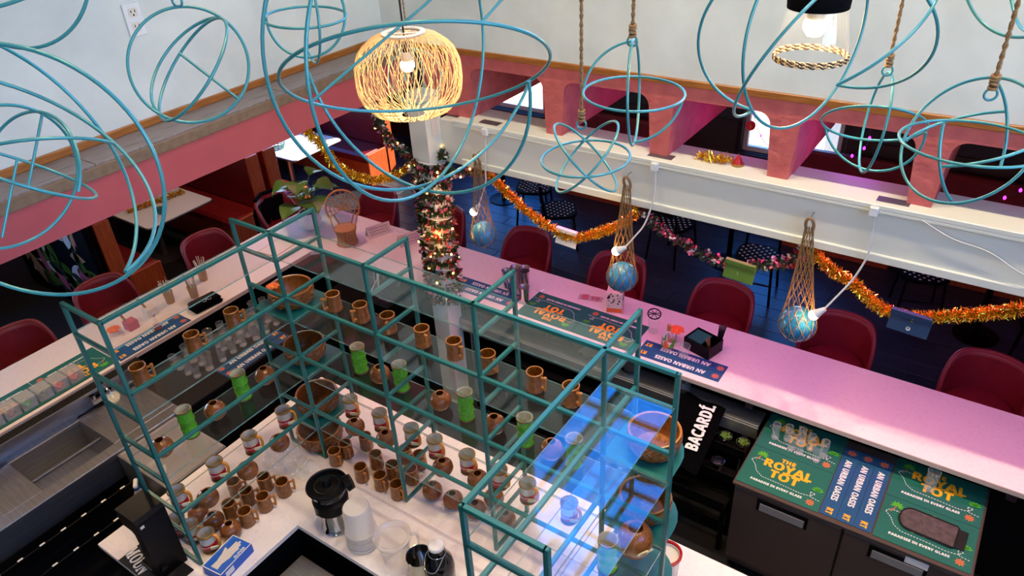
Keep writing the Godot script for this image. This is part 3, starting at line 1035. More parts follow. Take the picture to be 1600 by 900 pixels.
func fill_shelf():
	var g := 0.0097
	var mug := make_mug()
	var coc := grown(make_coconut(), 1.1)
	var bam := grown(make_bamboo(), 1.22)
	var can := grown(make_can(), 1.15)
	var jig := func(i: int) -> float: return 0.3 * sin(i * 7.3)
	place(mug, "log_mug", "%s brown log mug from the corner bowls on the shelf wing beside the sinks", "mug", "log mugs on the shelf wing beside the sinks", MUG_LEFT, LEV[3] + g, func(i): return 0.75 + 0.1 * i)
	place(mug, "log_mug", "%s brown log mug from the corner bowls on the long second glass shelf", "mug", "log mugs on the long second shelf", MUG_MID, LEV[3] + g, func(i): return [-1.9, -1.6, -0.9, -0.5, -0.25, -0.2, -0.15, -0.3][i % 8])
	place(bam, "bamboo_cup", "%s green bamboo cup from the corner bowls on the shelf wing beside the sinks", "cup", "bamboo cups on the shelf wing beside the sinks", BAM_LEFT, LEV[5] + g, jig)
	place(coc, "coconut_mug", "%s round coconut mug from the corner bowls, third shelf beside the sinks", "mug", "coconut mugs on the shelf wing beside the sinks", COC_LEFT, LEV[5] + g, jig)
	place(bam, "bamboo_cup", "%s green bamboo cup from the corner bowls on the long third shelf", "cup", "bamboo cups on the long third shelf", BAM_MID, LEV[5] + g, jig)
	place(coc, "coconut_mug", "%s round coconut mug from the corner bowls on the long third shelf", "mug", "coconut mugs on the long third shelf", COC_MID, LEV[5] + g, jig)
	place(can, "can_mug", "%s red-labelled can mug from the corner bowls, lowest shelf beside the sinks", "mug", "can mugs on the lowest shelf beside the sinks", CAN_LEFT, LEV[7] + g, func(i): return 0.5 + 0.12 * sin(i * 3.1))
	place(can, "can_mug", "%s red-labelled can mug from the corner bowls on the long lowest shelf", "mug", "can mugs on the long lowest shelf", CAN_MID, LEV[7] + g, func(i): return -0.15 + 0.1 * sin(i * 3.1))
	place(coc, "coconut_mug", "%s coconut mug from the corner bowls, lowest shelf before the cans, sink side", "mug", "coconut mugs on the lowest shelf beside the sinks", COC_LOW_LEFT, LEV[7] + g, jig)
	place(coc, "coconut_mug", "%s coconut mug from the corner bowls, before cans on the long lowest shelf", "mug", "coconut mugs on the long lowest shelf", COC_LOW_MID, LEV[7] + g, jig)
	place(mug, "log_mug", "brown log-shaped ceramic mug crowded with others on the island behind the blender", "mug", "log mugs on the island behind the blender", MUG_ISL, ISL, func(i): return -0.35 + 0.1 * sin(i * 2.0))
	place(coc, "coconut_mug", "round brown coconut mug on the island worktop at the foot of the shelf", "mug", "coconut mugs on the island by the shelf foot", COC_ISL, ISL, jig)
	place(mug, "log_mug", "brown log-shaped ceramic mug on the island beside the blue glove box", "mug", "log mugs on the island beside the glove box", MUG_ISL_LEFT, ISL, func(i): return 0.75 + 0.1 * sin(i * 2.0))
	place(coc, "coconut_mug", "round brown coconut mug on the island beside the blue glove box", "mug", "coconut mugs on the island beside the glove box", COC_ISL_LEFT, ISL, jig)
	place(can, "can_mug", "white can-shaped mug with red label on the island behind the glove box", "mug", "can mugs on the island behind the glove box", CAN_ISL_LEFT, ISL, func(i): return 0.4)
	for o in [mug, coc, bam, can]: o.free()
	# sharing bowls in the corners
	var c := Vector3(-0.155, 0, -0.155)
	var bowls := [
		[0.135, 0.11, LEV[3] + 0.005, c, "brown ceramic sharing bowl holding an orange flower, topmost corner plate", 3],
		[0.130, 0.115, LEV[5] + 0.005, c, "brown ceramic sharing bowl on the middle corner plate over the island corner", 4],
		[0.140, 0.125, LEV[7] + 0.005, c, "large brown sharing bowl on the lowest corner plate over the island corner", 5],
		[0.150, 0.13, ISL, Vector3(-0.14, 0, -0.10), "dark carved sharing bowl on the island under the corner plates", 6],
		[0.120, 0.115, LEV[3] + 0.005, Vector3(2.235, 0, -0.15), "brown swirled sharing bowl on the upper corner plate by the black towel", 7],
		[0.125, 0.11, LEV[5] + 0.005, Vector3(2.21, 0, -0.15), "brown sharing bowl on the lower corner plate by the black towel", 8]]
	for b in bowls:
		var o := make_bowl(b[0], b[1], b[5])
		o.name = numbered("sharing_bowl")
		add_child(o)
		o.position = Vector3(b[3].x, b[2], b[3].z)
		meta(o, b[4], "bowl")
	var fl := thing("paper_flower", "bright orange flower lying in the topmost sharing bowl", "flower", Vector3(-0.245, LEV[3] + 0.10, -0.10))
	flower(fl, 0.045, M.ink_orange)
	# carved pot and cups on the wing that mirrors the sky
	var pot := thing("carved_pot", "round brown carved pot with a white leaf on the glass wing, beside a bamboo cup", "pot", Vector3(2.275, LEV[5] + 0.0097, 0.085))
	var pr := [Vector2(0, 0), Vector2(0.05, 0), Vector2(0.066, 0.012), Vector2(0.078, 0.05), Vector2(0.08, 0.085), Vector2(0.07, 0.12), Vector2(0.05, 0.145), Vector2(0.034, 0.152)]
	part(pot, "body", lathe_mesh(pr, 40, func(th, i): return 1.0 + 0.02 * sin(th * 21.0 + i)), M.glaze_brown)
	part(pot, "inside", lathe_mesh([Vector2(0.034, 0.152), Vector2(0.031, 0.145), Vector2(0.05, 0.11), Vector2(0.0, 0.05)], 24), M.glaze_brown)
	var low := make_bowl(0.10, 0.10, 9)
	low.name = numbered("sharing_bowl")
	add_child(low)
	low.position = Vector3(2.235, LEV[7] + 0.0097, 0.12)
	meta(low, "small brown sharing bowl on the lowest glass pane below the carved pot", "bowl")
	var lf := new_st()
	tube(lf, arc_pts(Vector3(0.07, 0.075, 0.045), Vector3(0.012, 0.02, 0.0), Vector3(-0.02, 0.0, 0.03), 0, 330, 14), 0.004, 6)
	part(pot, "white_leaf", lf, M.cream_glaze)
	place(bam2(), "bamboo_cup", "green bamboo-shaped cup beside the tall carved pot", "cup", "", [[2.215, 0.235]], LEV[5] + 0.0097, jig)

func bam2() -> Node3D:
	return grown(make_bamboo(), 1.22)

func flower(o: Node3D, r: float, m):
	for k in 7:
		var st := new_st()
		var a := TAU * k / 7
		var d := Vector3(cos(a), 0.35, sin(a)).normalized()
		var s := d.cross(Vector3.UP).normalized()
		var pts := []
		for i in 5:
			var t := float(i) / 4
			pts.append(d * r * t + Vector3(0, 0.25 * r * sin(t * PI), 0))
		for i in 4:
			var w0 := r * 0.42 * sin(PI * (0.1 + 0.8 * i / 4.0))
			var w1 := r * 0.42 * sin(PI * (0.1 + 0.8 * (i + 1) / 4.0))
			flat_quad(st, pts[i] - s * w0, pts[i] + s * w0, pts[i + 1] + s * w1, pts[i + 1] - s * w1)
			flat_quad(st, pts[i] - s * w0 - Vector3(0, 0.002, 0), pts[i] + s * w0 - Vector3(0, 0.002, 0), pts[i + 1] + s * w1 - Vector3(0, 0.002, 0), pts[i + 1] - s * w1 - Vector3(0, 0.002, 0))
		part(o, "petal", st, m)
	part(o, "flower_heart", lathe_mesh([Vector2(0, -0.004), Vector2(r * 0.2, 0.0), Vector2(r * 0.16, r * 0.22), Vector2(0, r * 0.28)], 10), M.ink_yellow)

const MUG_LEFT := [[-0.243, 0.208], [-0.243, 0.476], [-0.243, 0.804]]
const MUG_MID := [[0.148, -0.215], [0.37, -0.215], [0.58, -0.215], [0.831, -0.215], [1.052, -0.215], [1.272, -0.215], [1.56, -0.215], [1.767, -0.215]]
const BAM_LEFT := [[-0.172, 0.694], [-0.172, 0.325]]
const COC_LEFT := [[-0.168, 0.872], [-0.168, 0.523], [-0.168, 0.158]]
const BAM_MID := [[0.259, -0.225], [0.597, -0.225], [1.08, -0.225], [1.476, -0.225], [1.776, -0.225]]
const COC_MID := [[0.433, -0.215], [0.901, -0.215], [1.278, -0.215], [1.645, -0.215]]
const CAN_LEFT := [[-0.2, 0.879], [-0.2, 0.617], [-0.2, 0.36], [-0.2, 0.089]]
const CAN_MID := [[0.099, -0.215], [0.358, -0.215], [0.623, -0.215], [0.809, -0.215], [1.054, -0.215], [1.283, -0.215], [1.479, -0.215], [1.748, -0.215]]
const COC_LOW_LEFT := [[-0.07, 0.782], [-0.046, 0.517], [-0.061, 0.257]]
const COC_LOW_MID := [[0.246, -0.096], [0.49, -0.117], [0.942, -0.117], [1.18, -0.145]]
const MUG_ISL := [[0.345, 0.009], [0.349, -0.124], [0.5, -0.004], [0.503, -0.113], [0.639, -0.003], [0.63, -0.147], [0.593, -0.273], [0.48, -0.264], [0.172, -0.214], [0.108, -0.092], [0.097, -0.004]]
const COC_ISL := [[0.826, -0.118], [0.979, -0.128], [1.139, -0.14], [1.182, -0.271], [1.336, -0.172]]
const MUG_ISL_LEFT := [[-0.255, 0.522], [-0.128, 0.529], [-0.127, 0.393], [-0.001, 0.505], [0.009, 0.36], [-0.137, 0.653], [-0.003, 0.64]]
const COC_ISL_LEFT := [[-0.287, 0.776], [-0.155, 0.763], [-0.009, 0.751]]
const CAN_ISL_LEFT := [[-0.293, 0.904], [-0.182, 0.89], [-0.044, 0.88]]
const GLOBES := [[-0.318, 0.176], [-0.207, 0.184], [-0.19, 0.105], [-0.074, 0.143], [-0.081, 0.219], [-0.133, 0.265], [0.01, 0.209], [0.003, 0.136], [-0.257, 0.254]]

# ------------------------------------------------------------------ island
func build_island():
	var o := thing("island_counter", "white quartz island worktop running in a U under the steel shelf", "counter")
	var st := new_st()
	var out := PackedVector2Array([Vector2(-0.66, -1.23), Vector2(0.265, -1.23), Vector2(0.265, -0.49), Vector2(2.02, -0.49), Vector2(2.02, -1.6), Vector2(2.75, -1.6), Vector2(2.75, 0.585), Vector2(-0.66, 0.585)])
	lay(st, out, 0.03, ISL - 0.03)
	part(o, "worktop", st, M.quartz)
	# recessed groove strip along the outer edge, a second slab behind the ware
	var b := new_st()
	for r in [[-0.58, 0.20, -0.5, 1.17], [0.20, 2.08, -0.5, 0.42], [2.08, 2.68, -0.5, 1.55]]:
		bx(b, Vector3((r[0] + r[1]) / 2, 0.44, (r[2] + r[3]) / 2), Vector3(r[1] - r[0], 0.868, r[3] - r[2]), 0.004)
	part(o, "black_base", b, M.black_matte)
	# steel work table set lower inside the U
	var t := thing("steel_work_table", "low brushed steel work table between the arms of the island", "table", Vector3(1.1, 0, 1.0))
	var s := new_st()
	bx(s, Vector3(0, 0.70, 0), Vector3(1.60, 0.03, 0.92), 0.006)
	part(t, "table_top", s, M.stainless)
	for x in [-0.75, 0.75]:
		for z in [-0.4, 0.4]:
			part(t, "leg", lathe_mesh([Vector2(0, 0), Vector2(0.02, 0), Vector2(0.02, 0.688)], 12), M.stainless, Vector3(x, 0, z))
	var wh := thing("wire_whisk", "steel wire whisk lying on the low steel table", "whisk", Vector3(0.50, 0.78, 0.80), 0.4)
	var ww := new_st()
	for k in 6:
		var a := PI * k / 6
		var q := Vector3(0, cos(a), sin(a)) * 0.035
		tube(ww, spline([Vector3(0, 0, 0), Vector3(0.05, 0, 0) + q * 0.7, Vector3(0.09, 0, 0) + q, Vector3(0.115, 0, 0), Vector3(0.09, 0, 0) - q, Vector3(0.05, 0, 0) - q * 0.7, Vector3(0, 0, 0)], 24), 0.0012, 5)
	part(wh, "wire_loops", ww, M.chrome)
	part(wh, "handle", tube_mesh([Vector3(-0.14, -0.03, 0), Vector3(-0.06, -0.012, 0), Vector3(0, 0, 0)], 0.008, 10), M.chrome)

func fill_island():
	# tall black drink dispenser
	var k := thing("drink_dispenser", "tall black countertop drink dispenser at the end of the island", "dispenser", Vector3(-0.19, ISL, 1.09), 0.0)
	var side := PackedVector2Array([Vector2(-0.10, 0.0), Vector2(0.095, 0.0), Vector2(0.095, 0.455), Vector2(0.075, 0.475), Vector2(-0.10, 0.475), Vector2(-0.10, 0.36), Vector2(0.0, 0.36), Vector2(0.02, 0.34), Vector2(0.02, 0.03), Vector2(-0.10, 0.03)])
	var st := new_st()
	prism(st, side, 0.17, Transform3D(Basis(), Vector3(0, 0, -0.085)))
	part(k, "body", st, M.black_plastic)
	for i in 9:
		part(k, "vent_slot", box_mesh(Vector3(0.012, 0.020, 0.004)), M.black_matte, Vector3(0.0915, 0.445, -0.04 + 0.011 * i))
	part(k, "sticker", box_mesh(Vector3(0.002, 0.018, 0.022)), M.paper_white, Vector3(0.096, 0.425, 0.06))
	part(k, "drip_tray", box_mesh(Vector3(0.10, 0.012, 0.15), 0.003), M.black_matte, Vector3(-0.045, 0.036, 0))
	part(k, "knob", lathe_mesh([Vector2(0, 0), Vector2(0.022, 0), Vector2(0.02, 0.02), Vector2(0, 0.024)], 16), M.black_plastic, Vector3(0.095, 0.08, 0.05), Vector3(0, 0, -PI / 2))
	# black rubber mat with white lettering
	var mt := thing("bar_mat", "black rubber bar mat with white serif lettering under the drink dispenser", "mat", Vector3(-0.22, ISL, 1.13))
	part(mt, "mat", box_mesh(Vector3(0.44, 0.006, 0.2), 0.002, Vector3(0, 0.003, 0)), M.rubber)
	letters(mt, "MOUN", 0.10, M.ink_white, Vector3(-0.12, 0.0065, 0.04), Basis(Vector3(0.97, 0, 0.2), Vector3(0.2, 0, -0.97), Vector3(0, 1, 0)), true, 0.7, "lettering", "Droid Serif")
	# box of gloves
	var g := thing("glove_box", "blue and white cardboard box of disposable gloves on the island edge", "box", Vector3(0.135, ISL, 0.885), 0.12)
	part(g, "carton", box_mesh(Vector3(0.145, 0.07, 0.24), 0.002, Vector3(0, 0.035, 0)), M.glove_blue)
	var ed := new_st()
	for sx in [-1.0, 1.0]:
		bx(ed, Vector3(sx * 0.0700, 0.0703, 0), Vector3(0.005, 0.001, 0.24))
		bx(ed, Vector3(0, 0.0703, sx * 0.1175), Vector3(0.145, 0.001, 0.005))
	bx(ed, Vector3(0.0728, 0.035, 0.06), Vector3(0.001, 0.04, 0.06))
	part(g, "white_print", ed, M.paper_white)
	var hand := new_st()
	for f in [[-0.012, -0.09, -0.014, -0.02, 0.010], [0.004, -0.10, 0.002, -0.02, 0.010], [0.018, -0.085, 0.015, -0.02, 0.009], [0.03, -0.062, 0.024, -0.02, 0.008], [-0.04, -0.03, -0.02, 0.02, 0.010]]:
		tube(hand, [Vector3(f[0], 0.068, f[1]), Vector3(f[2], 0.068, f[3])], f[4] * 0.8, 8)
	var palm := PackedVector2Array([Vector2(-0.024, 0.03), Vector2(0.032, 0.03), Vector2(0.034, -0.01), Vector2(0.022, -0.06), Vector2(0.028, -0.10), Vector2(-0.022, -0.10), Vector2(-0.018, -0.06), Vector2(-0.028, -0.02)])
	lay(hand, palm, 0.0055, 0.0685)
	part(g, "glove_picture", hand, M.off_white)
	letters(g, "GLOVES", 0.022, M.ink_white, Vector3(0.055, 0.0708, -0.04), Basis(Vector3(0, 0, -1), Vector3(-1, 0, 0), Vector3(0, 1, 0)))
	# juicer
	var j := thing("juice_blender", "black and chrome countertop juicer with a wide black lid on the island", "juicer", Vector3(0.47, ISL, 0.36))
	part(j, "motor_base", lathe_mesh([Vector2(0, 0), Vector2(0.085, 0), Vector2(0.09, 0.01), Vector2(0.075, 0.04), Vector2(0.07, 0.16), Vector2(0.085, 0.2)], 32), M.chrome)
	part(j, "black_collar", lathe_mesh([Vector2(0.08, 0.16), Vector2(0.10, 0.17), Vector2(0.105, 0.24), Vector2(0.08, 0.26)], 32), M.black_plastic)
	part(j, "bowl", lathe_mesh([Vector2(0.08, 0.25), Vector2(0.095, 0.28), Vector2(0.095, 0.32)], 32), M.smoke_glass)
	part(j, "lid", lathe_mesh([Vector2(0, 0.345), Vector2(0.03, 0.345), Vector2(0.075, 0.335), Vector2(0.115, 0.335), Vector2(0.122, 0.345), Vector2(0.118, 0.355), Vector2(0.11, 0.352)], 40), M.black_plastic)
	part(j, "lid_ring", lathe_mesh([Vector2(0.072, 0.336), Vector2(0.074, 0.346), Vector2(0.07, 0.346)], 32), M.chrome)
	part(j, "pusher", lathe_mesh([Vector2(0.03, 0.34), Vector2(0.026, 0.38), Vector2(0.02, 0.39), Vector2(0.0, 0.392)], 20), M.black_plastic)
	var sp := new_st()
	tube(sp, [Vector3(0.08, 0.33, -0.07), Vector3(0.10, 0.34, -0.10)], [0.05, 0.045], 20)
	part(j, "pulp_spout", sp, M.black_plastic)
	part(j, "side_arm", box_mesh(Vector3(0.03, 0.2, 0.05), 0.006), M.black_plastic, Vector3(-0.095, 0.17, 0.03))
	# stack of deli cups
	var cu := thing("deli_cup_stack", "stack of milky white plastic deli cups turned upside down", "cup stack", Vector3(0.70, ISL, 0.37))
	part(cu, "top_cup", lathe_mesh([Vector2(0.0, 0.31), Vector2(0.070, 0.31), Vector2(0.076, 0.302), Vector2(0.086, 0.13), Vector2(0.092, 0.126), Vector2(0.092, 0.11)], 40), M.frost_plastic)
	for q in 4:
		var y := 0.11 - 0.026 * q
		part(cu, "cup_rim", lathe_mesh([Vector2(0.086, y), Vector2(0.093, y - 0.002), Vector2(0.093, y - 0.014), Vector2(0.087, y - 0.018), Vector2(0.0875, y - 0.026)], 40), M.frost_plastic)
	# clear jug
	var ju := thing("clear_jug", "tall clear plastic jug with a thick rim and a side handle", "jug", Vector3(0.98, ISL, 0.385))
	part(ju, "body", lathe_mesh([Vector2(0.0, 0.004), Vector2(0.075, 0.004), Vector2(0.080, 0.02), Vector2(0.092, 0.23)], 40), M.clear_plastic)
	part(ju, "rim", lathe_mesh([Vector2(0.092, 0.23), Vector2(0.104, 0.24), Vector2(0.106, 0.262), Vector2(0.098, 0.268), Vector2(0.088, 0.262), Vector2(0.078, 0.235)], 40), M.clear_plastic)
	var jh := new_st()
	tube(jh, spline([Vector3(0.098, 0.25, 0), Vector3(0.13, 0.25, 0), Vector3(0.138, 0.20, 0), Vector3(0.125, 0.14, 0), Vector3(0.088, 0.13, 0)], 16), 0.008, 8)
	part(ju, "handle", jh, M.clear_plastic, Vector3.ZERO, Vector3(0, 0.7, 0))
	# steel tin
	var tn := thing("shaker_tin", "open steel shaker tin with a pale outside beside the clear jug", "tin", Vector3(1.14, ISL, 0.36))
	part(tn, "body", lathe_mesh([Vector2(0, 0), Vector2(0.055, 0), Vector2(0.060, 0.01), Vector2(0.074, 0.172), Vector2(0.076, 0.175)], 36), M.cream_glaze)
	part(tn, "inside", lathe_mesh([Vector2(0.0758, 0.176), Vector2(0.0725, 0.174), Vector2(0.058, 0.012), Vector2(0, 0.01)], 36), M.chrome)
	# growler with swing top
	var gr := thing("glass_growler", "dark glass growler bottle with a white cap and wire bail", "bottle", Vector3(1.245, ISL, 0.325))
	part(gr, "bottle", lathe_mesh([Vector2(0, 0), Vector2(0.07, 0), Vector2(0.082, 0.01), Vector2(0.085, 0.13), Vector2(0.075, 0.18), Vector2(0.045, 0.225), Vector2(0.036, 0.25), Vector2(0.036, 0.275)], 36), M.growler_glass)
	part(gr, "cap", lathe_mesh([Vector2(0.036, 0.275), Vector2(0.043, 0.277), Vector2(0.044, 0.295), Vector2(0.038, 0.301), Vector2(0, 0.302)], 32), M.white_plastic)
	var wb := new_st()
	tube(wb, arc_pts(Vector3(0, 0.235, 0), Vector3(0.047, 0, 0), Vector3(0, 0, 0.047), 0, 359, 28), 0.0022, 6)
	tube(wb, spline([Vector3(-0.047, 0.235, 0), Vector3(-0.06, 0.20, 0.03), Vector3(-0.02, 0.17, 0.085), Vector3(0.04, 0.175, 0.075), Vector3(0.047, 0.235, 0)], 20), 0.0025, 6)
	part(gr, "wire_bail", wb, M.chrome)
	# glass globes
	var gl := Node3D.new()
	var pr := []
	for i in 11:
		var t := deg_to_rad(-80.0 + 150.0 * i / 10)
		pr.append(Vector2(0.045 * cos(t), 0.046 + 0.045 * sin(t)))
	part(gl, "bowl", lathe_mesh(pr, 24), M.bar_glass)
	part(gl, "rim", lathe_mesh([Vector2(0.0154, 0.0885), Vector2(0.018, 0.093), Vector2(0.015, 0.093)], 20), M.clear_glass)
	place(gl, "glass_globe", "small round clear glass globe cup among others on the island", "cup", "clear globe cups on the island", GLOBES, ISL, func(i): return 0.0)
	gl.free()
	# red-rimmed white bucket
	var rb := thing("plastic_bucket", "white plastic tub with a bright red rim on the island corner", "bucket", Vector3(2.27, ISL, -0.34))
	part(rb, "body", lathe_mesh([Vector2(0, 0.0), Vector2(0.06, 0.0), Vector2(0.065, 0.01), Vector2(0.075, 0.19)], 36), M.frost_plastic)
	part(rb, "rim", lathe_mesh([Vector2(0.074, 0.19), Vector2(0.082, 0.192), Vector2(0.083, 0.208), Vector2(0.076, 0.212), Vector2(0.068, 0.205)], 36), M.red_paint)
	part(rb, "contents", lathe_mesh([Vector2(0, 0.175), Vector2(0.07, 0.18)], 30), M.off_white)

# ------------------------------------------------------------------ bar
const BXI := -1.955    # inner edge of the left bar
const BXO := -2.685
const BZI := -1.79     # inner edge of the front bar
const BZO := -2.492

func build_bar():
	var o := thing("bar_counter", "long white quartz bar counter running round two sides of the room", "bar counter")
	var st := new_st()
	lay(st, PackedVector2Array([Vector2(BXO, -4.6), Vector2(BXI, -4.6), Vector2(BXI, 1.715), Vector2(-1.88, -BZI), Vector2(-0.44, -BZI), Vector2(-0.44, 1.825), Vector2(-0.25, 1.825), Vector2(-0.25, -BZI), Vector2(5.6, -BZI), Vector2(5.6, -BZO), Vector2(BXO, -BZO)]), 0.035, BAR - 0.035)
	part(o, "worktop", st, M.quartz)
	var b := new_st()
	bx(b, Vector3(-2.30, 0.515, 1.1), Vector3(0.12, 1.03, 7.0))
	bx(b, Vector3(1.5, 0.515, -2.16), Vector3(7.6, 1.03, 0.12))
	part(o, "front_panel", b, M.black_matte)
	var e := new_st()
	bx(e, Vector3(2.68, BAR - 0.0175, BZI + 0.003), Vector3(5.84, 0.035, 0.005), 0.001)
	bx(e, Vector3(-1.15, BAR - 0.0175, BZI + 0.003), Vector3(1.40, 0.035, 0.005), 0.001)
	bx(e, Vector3(BXI + 0.003, BAR - 0.0175, 1.44), Vector3(0.005, 0.035, 6.3), 0.001)
	part(o, "edge_strip", e, M.bar_edge)
	for x in [-1.2, 0.6, 2.2, 3.75, 5.0]:
		part(o, "bracket", box_mesh(Vector3(0.05, 0.10, 0.24), 0.004), M.bracket_plum, Vector3(x, BAR - 0.085, -1.96))

# one printed mat: flat green with yellow title, dashed trail, palm, leaf and ship's wheel. Local x runs along the title, y away from the reader
func wheel_mark(parent: Node, at: Vector2, r: float, h: float):
	var st := new_st()
	var P := func(a: float, d: float) -> Vector2: return at + Vector2(cos(a), sin(a)) * d
	var n := 20
	for i in n:
		var a0 := TAU * i / n
		var a1 := TAU * (i + 1) / n
		lay(st, PackedVector2Array([P.call(a0, r * 0.62), P.call(a1, r * 0.62), P.call(a1, r * 0.80), P.call(a0, r * 0.80)]), 0.0006, h)
	for k in 8:
		var a := TAU * k / 8
		lay(st, PackedVector2Array([P.call(a - 0.5, r * 0.12), P.call(a - 0.06, r * 1.15), P.call(a + 0.06, r * 1.15), P.call(a + 0.5, r * 0.12)]), 0.0008, h)
	part(parent, "wheel_print", st, M.ink_orange)

func dash_trail(parent: Node, pts: Array, w: float, dash: float, h: float, m):
	var c := Curve2D.new()
	for i in pts.size():
		var tg: Vector2 = (pts[mini(i + 1, pts.size() - 1)] - pts[maxi(i - 1, 0)]) / 6.0
		c.add_point(pts[i], -tg, tg)
	var L := c.get_baked_length()
	var st := new_st()
	var s := 0.0
	while s + dash * 0.6 < L:
		var a := c.sample_baked(s)
		var b := c.sample_baked(s + dash * 0.6)
		var nn := (b - a).orthogonal().normalized() * w * 0.5
		lay(st, PackedVector2Array([a - nn, b - nn, b + nn, a + nn]), 0.0006, h)
		s += dash
	part(parent, "dashed_trail_print", st, m)

func green_mat(label: String, at: Vector3, turn: float, group := "") -> Node3D:
	var o := thing("printed_bar_mat", label, "mat", at, turn, group)
	var w := 0.50
	var d := 0.355
	var st := new_st()
	lay(st, round_rect(w, d, 0.006), 0.004)
	part(o, "mat", st, M.mat_green)
	var h := 0.004
	var tb := Basis(Vector3(1, 0, 0), Vector3(0, 0, -1), Vector3(0, 1, 0))
	letters(o, "THE", 0.045, M.ink_yellow, Vector3(-0.012, h, -0.125), tb, true, 1.1)
	letters(o, "ROYAL", 0.088, M.ink_yellow, Vector3(0.0, h, -0.065), tb, true, 1.1)
	letters(o, "TOT", 0.088, M.ink_yellow, Vector3(0.0, h, 0.015), tb, true, 1.1)
	var ln := new_st()
	lay(ln, PackedVector2Array([Vector2(-0.02, 0.022), Vector2(0.135, 0.022), Vector2(0.135, 0.033), Vector2(-0.02, 0.033)]), 0.0008, h)
	part(o, "title_rule_print", ln, M.ink_yellow)
	letters(o, "PARADISE IN EVERY GLASS", 0.024, M.ink_white, Vector3(-0.02, h, 0.115), tb, true, 1.05)
	dash_trail(o, [Vector2(-0.13, 0.07), Vector2(-0.20, 0.075), Vector2(-0.225, 0.045), Vector2(-0.19, 0.01), Vector2(-0.165, -0.04), Vector2(-0.12, -0.07), Vector2(0.0, -0.075), Vector2(0.12, -0.085), Vector2(0.175, -0.075), Vector2(0.20, -0.045), Vector2(0.17, -0.04), Vector2(0.18, -0.08), Vector2(0.24, -0.09)], 0.004, 0.016, h, M.ink_white)
	wheel_mark(o, Vector2(0.19, -0.125), 0.024, h)
	# palm and leaf prints
	var pm := new_st()
	lay(pm, PackedVector2Array([Vector2(-0.205, 0.055), Vector2(-0.195, 0.055), Vector2(-0.172, 0.115), Vector2(-0.178, 0.116)]), 0.0007, h)
	part(o, "palm_trunk_print", pm, M.ink_brown)
	var pl := new_st()
	for k in 7:
		var a := deg_to_rad(-20.0 + 220.0 * k / 6)
		var c := Vector2(-0.175, 0.115)
		var t := Vector2(cos(a), sin(a)) * 0.04
		lay(pl, PackedVector2Array([c, c + t * 0.5 + t.orthogonal() * 0.28, c + t, c + t * 0.5 - t.orthogonal() * 0.1]), 0.0009, h)
	part(o, "palm_leaf_print", pl, M.ink_lime)
	var lf := new_st()
	for k in 6:
		var a := deg_to_rad(20.0 + 150.0 * k / 5)
		var c := Vector2(0.205, -0.015)
		var t := Vector2(cos(a), sin(a)) * 0.038
		lay(lf, PackedVector2Array([c, c + t * 0.5 + t.orthogonal() * 0.22, c + t, c + t * 0.5 - t.orthogonal() * 0.22]), 0.0009, h)
	part(o, "leaf_print", lf, M.ink_lime)
	return o

func blue_mat(label: String, at: Vector3, turn: float, group := "") -> Node3D:
	var o := thing("printed_bar_runner", label, "mat", at, turn, group)
	var st := new_st()
	lay(st, round_rect(0.63, 0.095, 0.004), 0.004)
	part(o, "mat", st, M.mat_navy)
	var h := 0.004
	var tb := Basis(Vector3(1, 0, 0), Vector3(0, 0, -1), Vector3(0, 1, 0))
	letters(o, "AN URBAN OASIS", 0.05, M.ink_white, Vector3(-0.01, h, 0.0), tb, true, 0.92)
	wheel_mark(o, Vector2(-0.275, 0.0), 0.026, h)
	letters(o, "RT", 0.05, M.ink_yellow, Vector3(0.272, h, 0.0), tb, true, 0.9, "monogram")
	var ln := new_st()
	for e in [[-0.18, 0.034], [0.14, -0.036]]:
		lay(ln, PackedVector2Array([Vector2(e[0] - 0.035, e[1]), Vector2(e[0] + 0.035, e[1]), Vector2(e[0] + 0.035, e[1] + 0.0025), Vector2(e[0] - 0.035, e[1] + 0.0025)]), 0.0006, h)
	part(o, "rule_print", ln, M.ink_teal)
	return o

# hollow glass tumbler
func tumbler(called: String, label: String, at: Vector3, r: float, h: float, group: String, m = null, shape := 0) -> Node3D:
	var o := thing(called, label, "glass", at, 0.0, group)
	var mm = m if m else M.bar_glass
	var p := [Vector2(0, 0.003), Vector2(r * 0.8, 0.003), Vector2(r * 0.84, 0.01), Vector2(r, h)]
	if shape == 1: p = [Vector2(0, 0.003), Vector2(r * 0.8, 0.003), Vector2(r * 0.9, h * 0.08), Vector2(r * 1.0, h * 0.22), Vector2(r * 0.72, h * 0.42), Vector2(r * 0.95, h * 0.62), Vector2(r * 1.0, h * 0.78), Vector2(r * 0.85, h)]
	part(o, "bowl", lathe_mesh(p, 24), mm)
	var e: Vector2 = p[p.size() - 1]
	part(o, "rim", lathe_mesh([e, e + Vector2(0.0012, 0.0015), e + Vector2(-0.001, 0.003), e + Vector2(-0.0028, 0.0015)], 24), mm)
	part(o, "foot", lathe_mesh([Vector2(0, 0), Vector2(r * 0.78, 0), Vector2(r * 0.8, 0.006), Vector2(0, 0.008)], 24), mm)
	return o

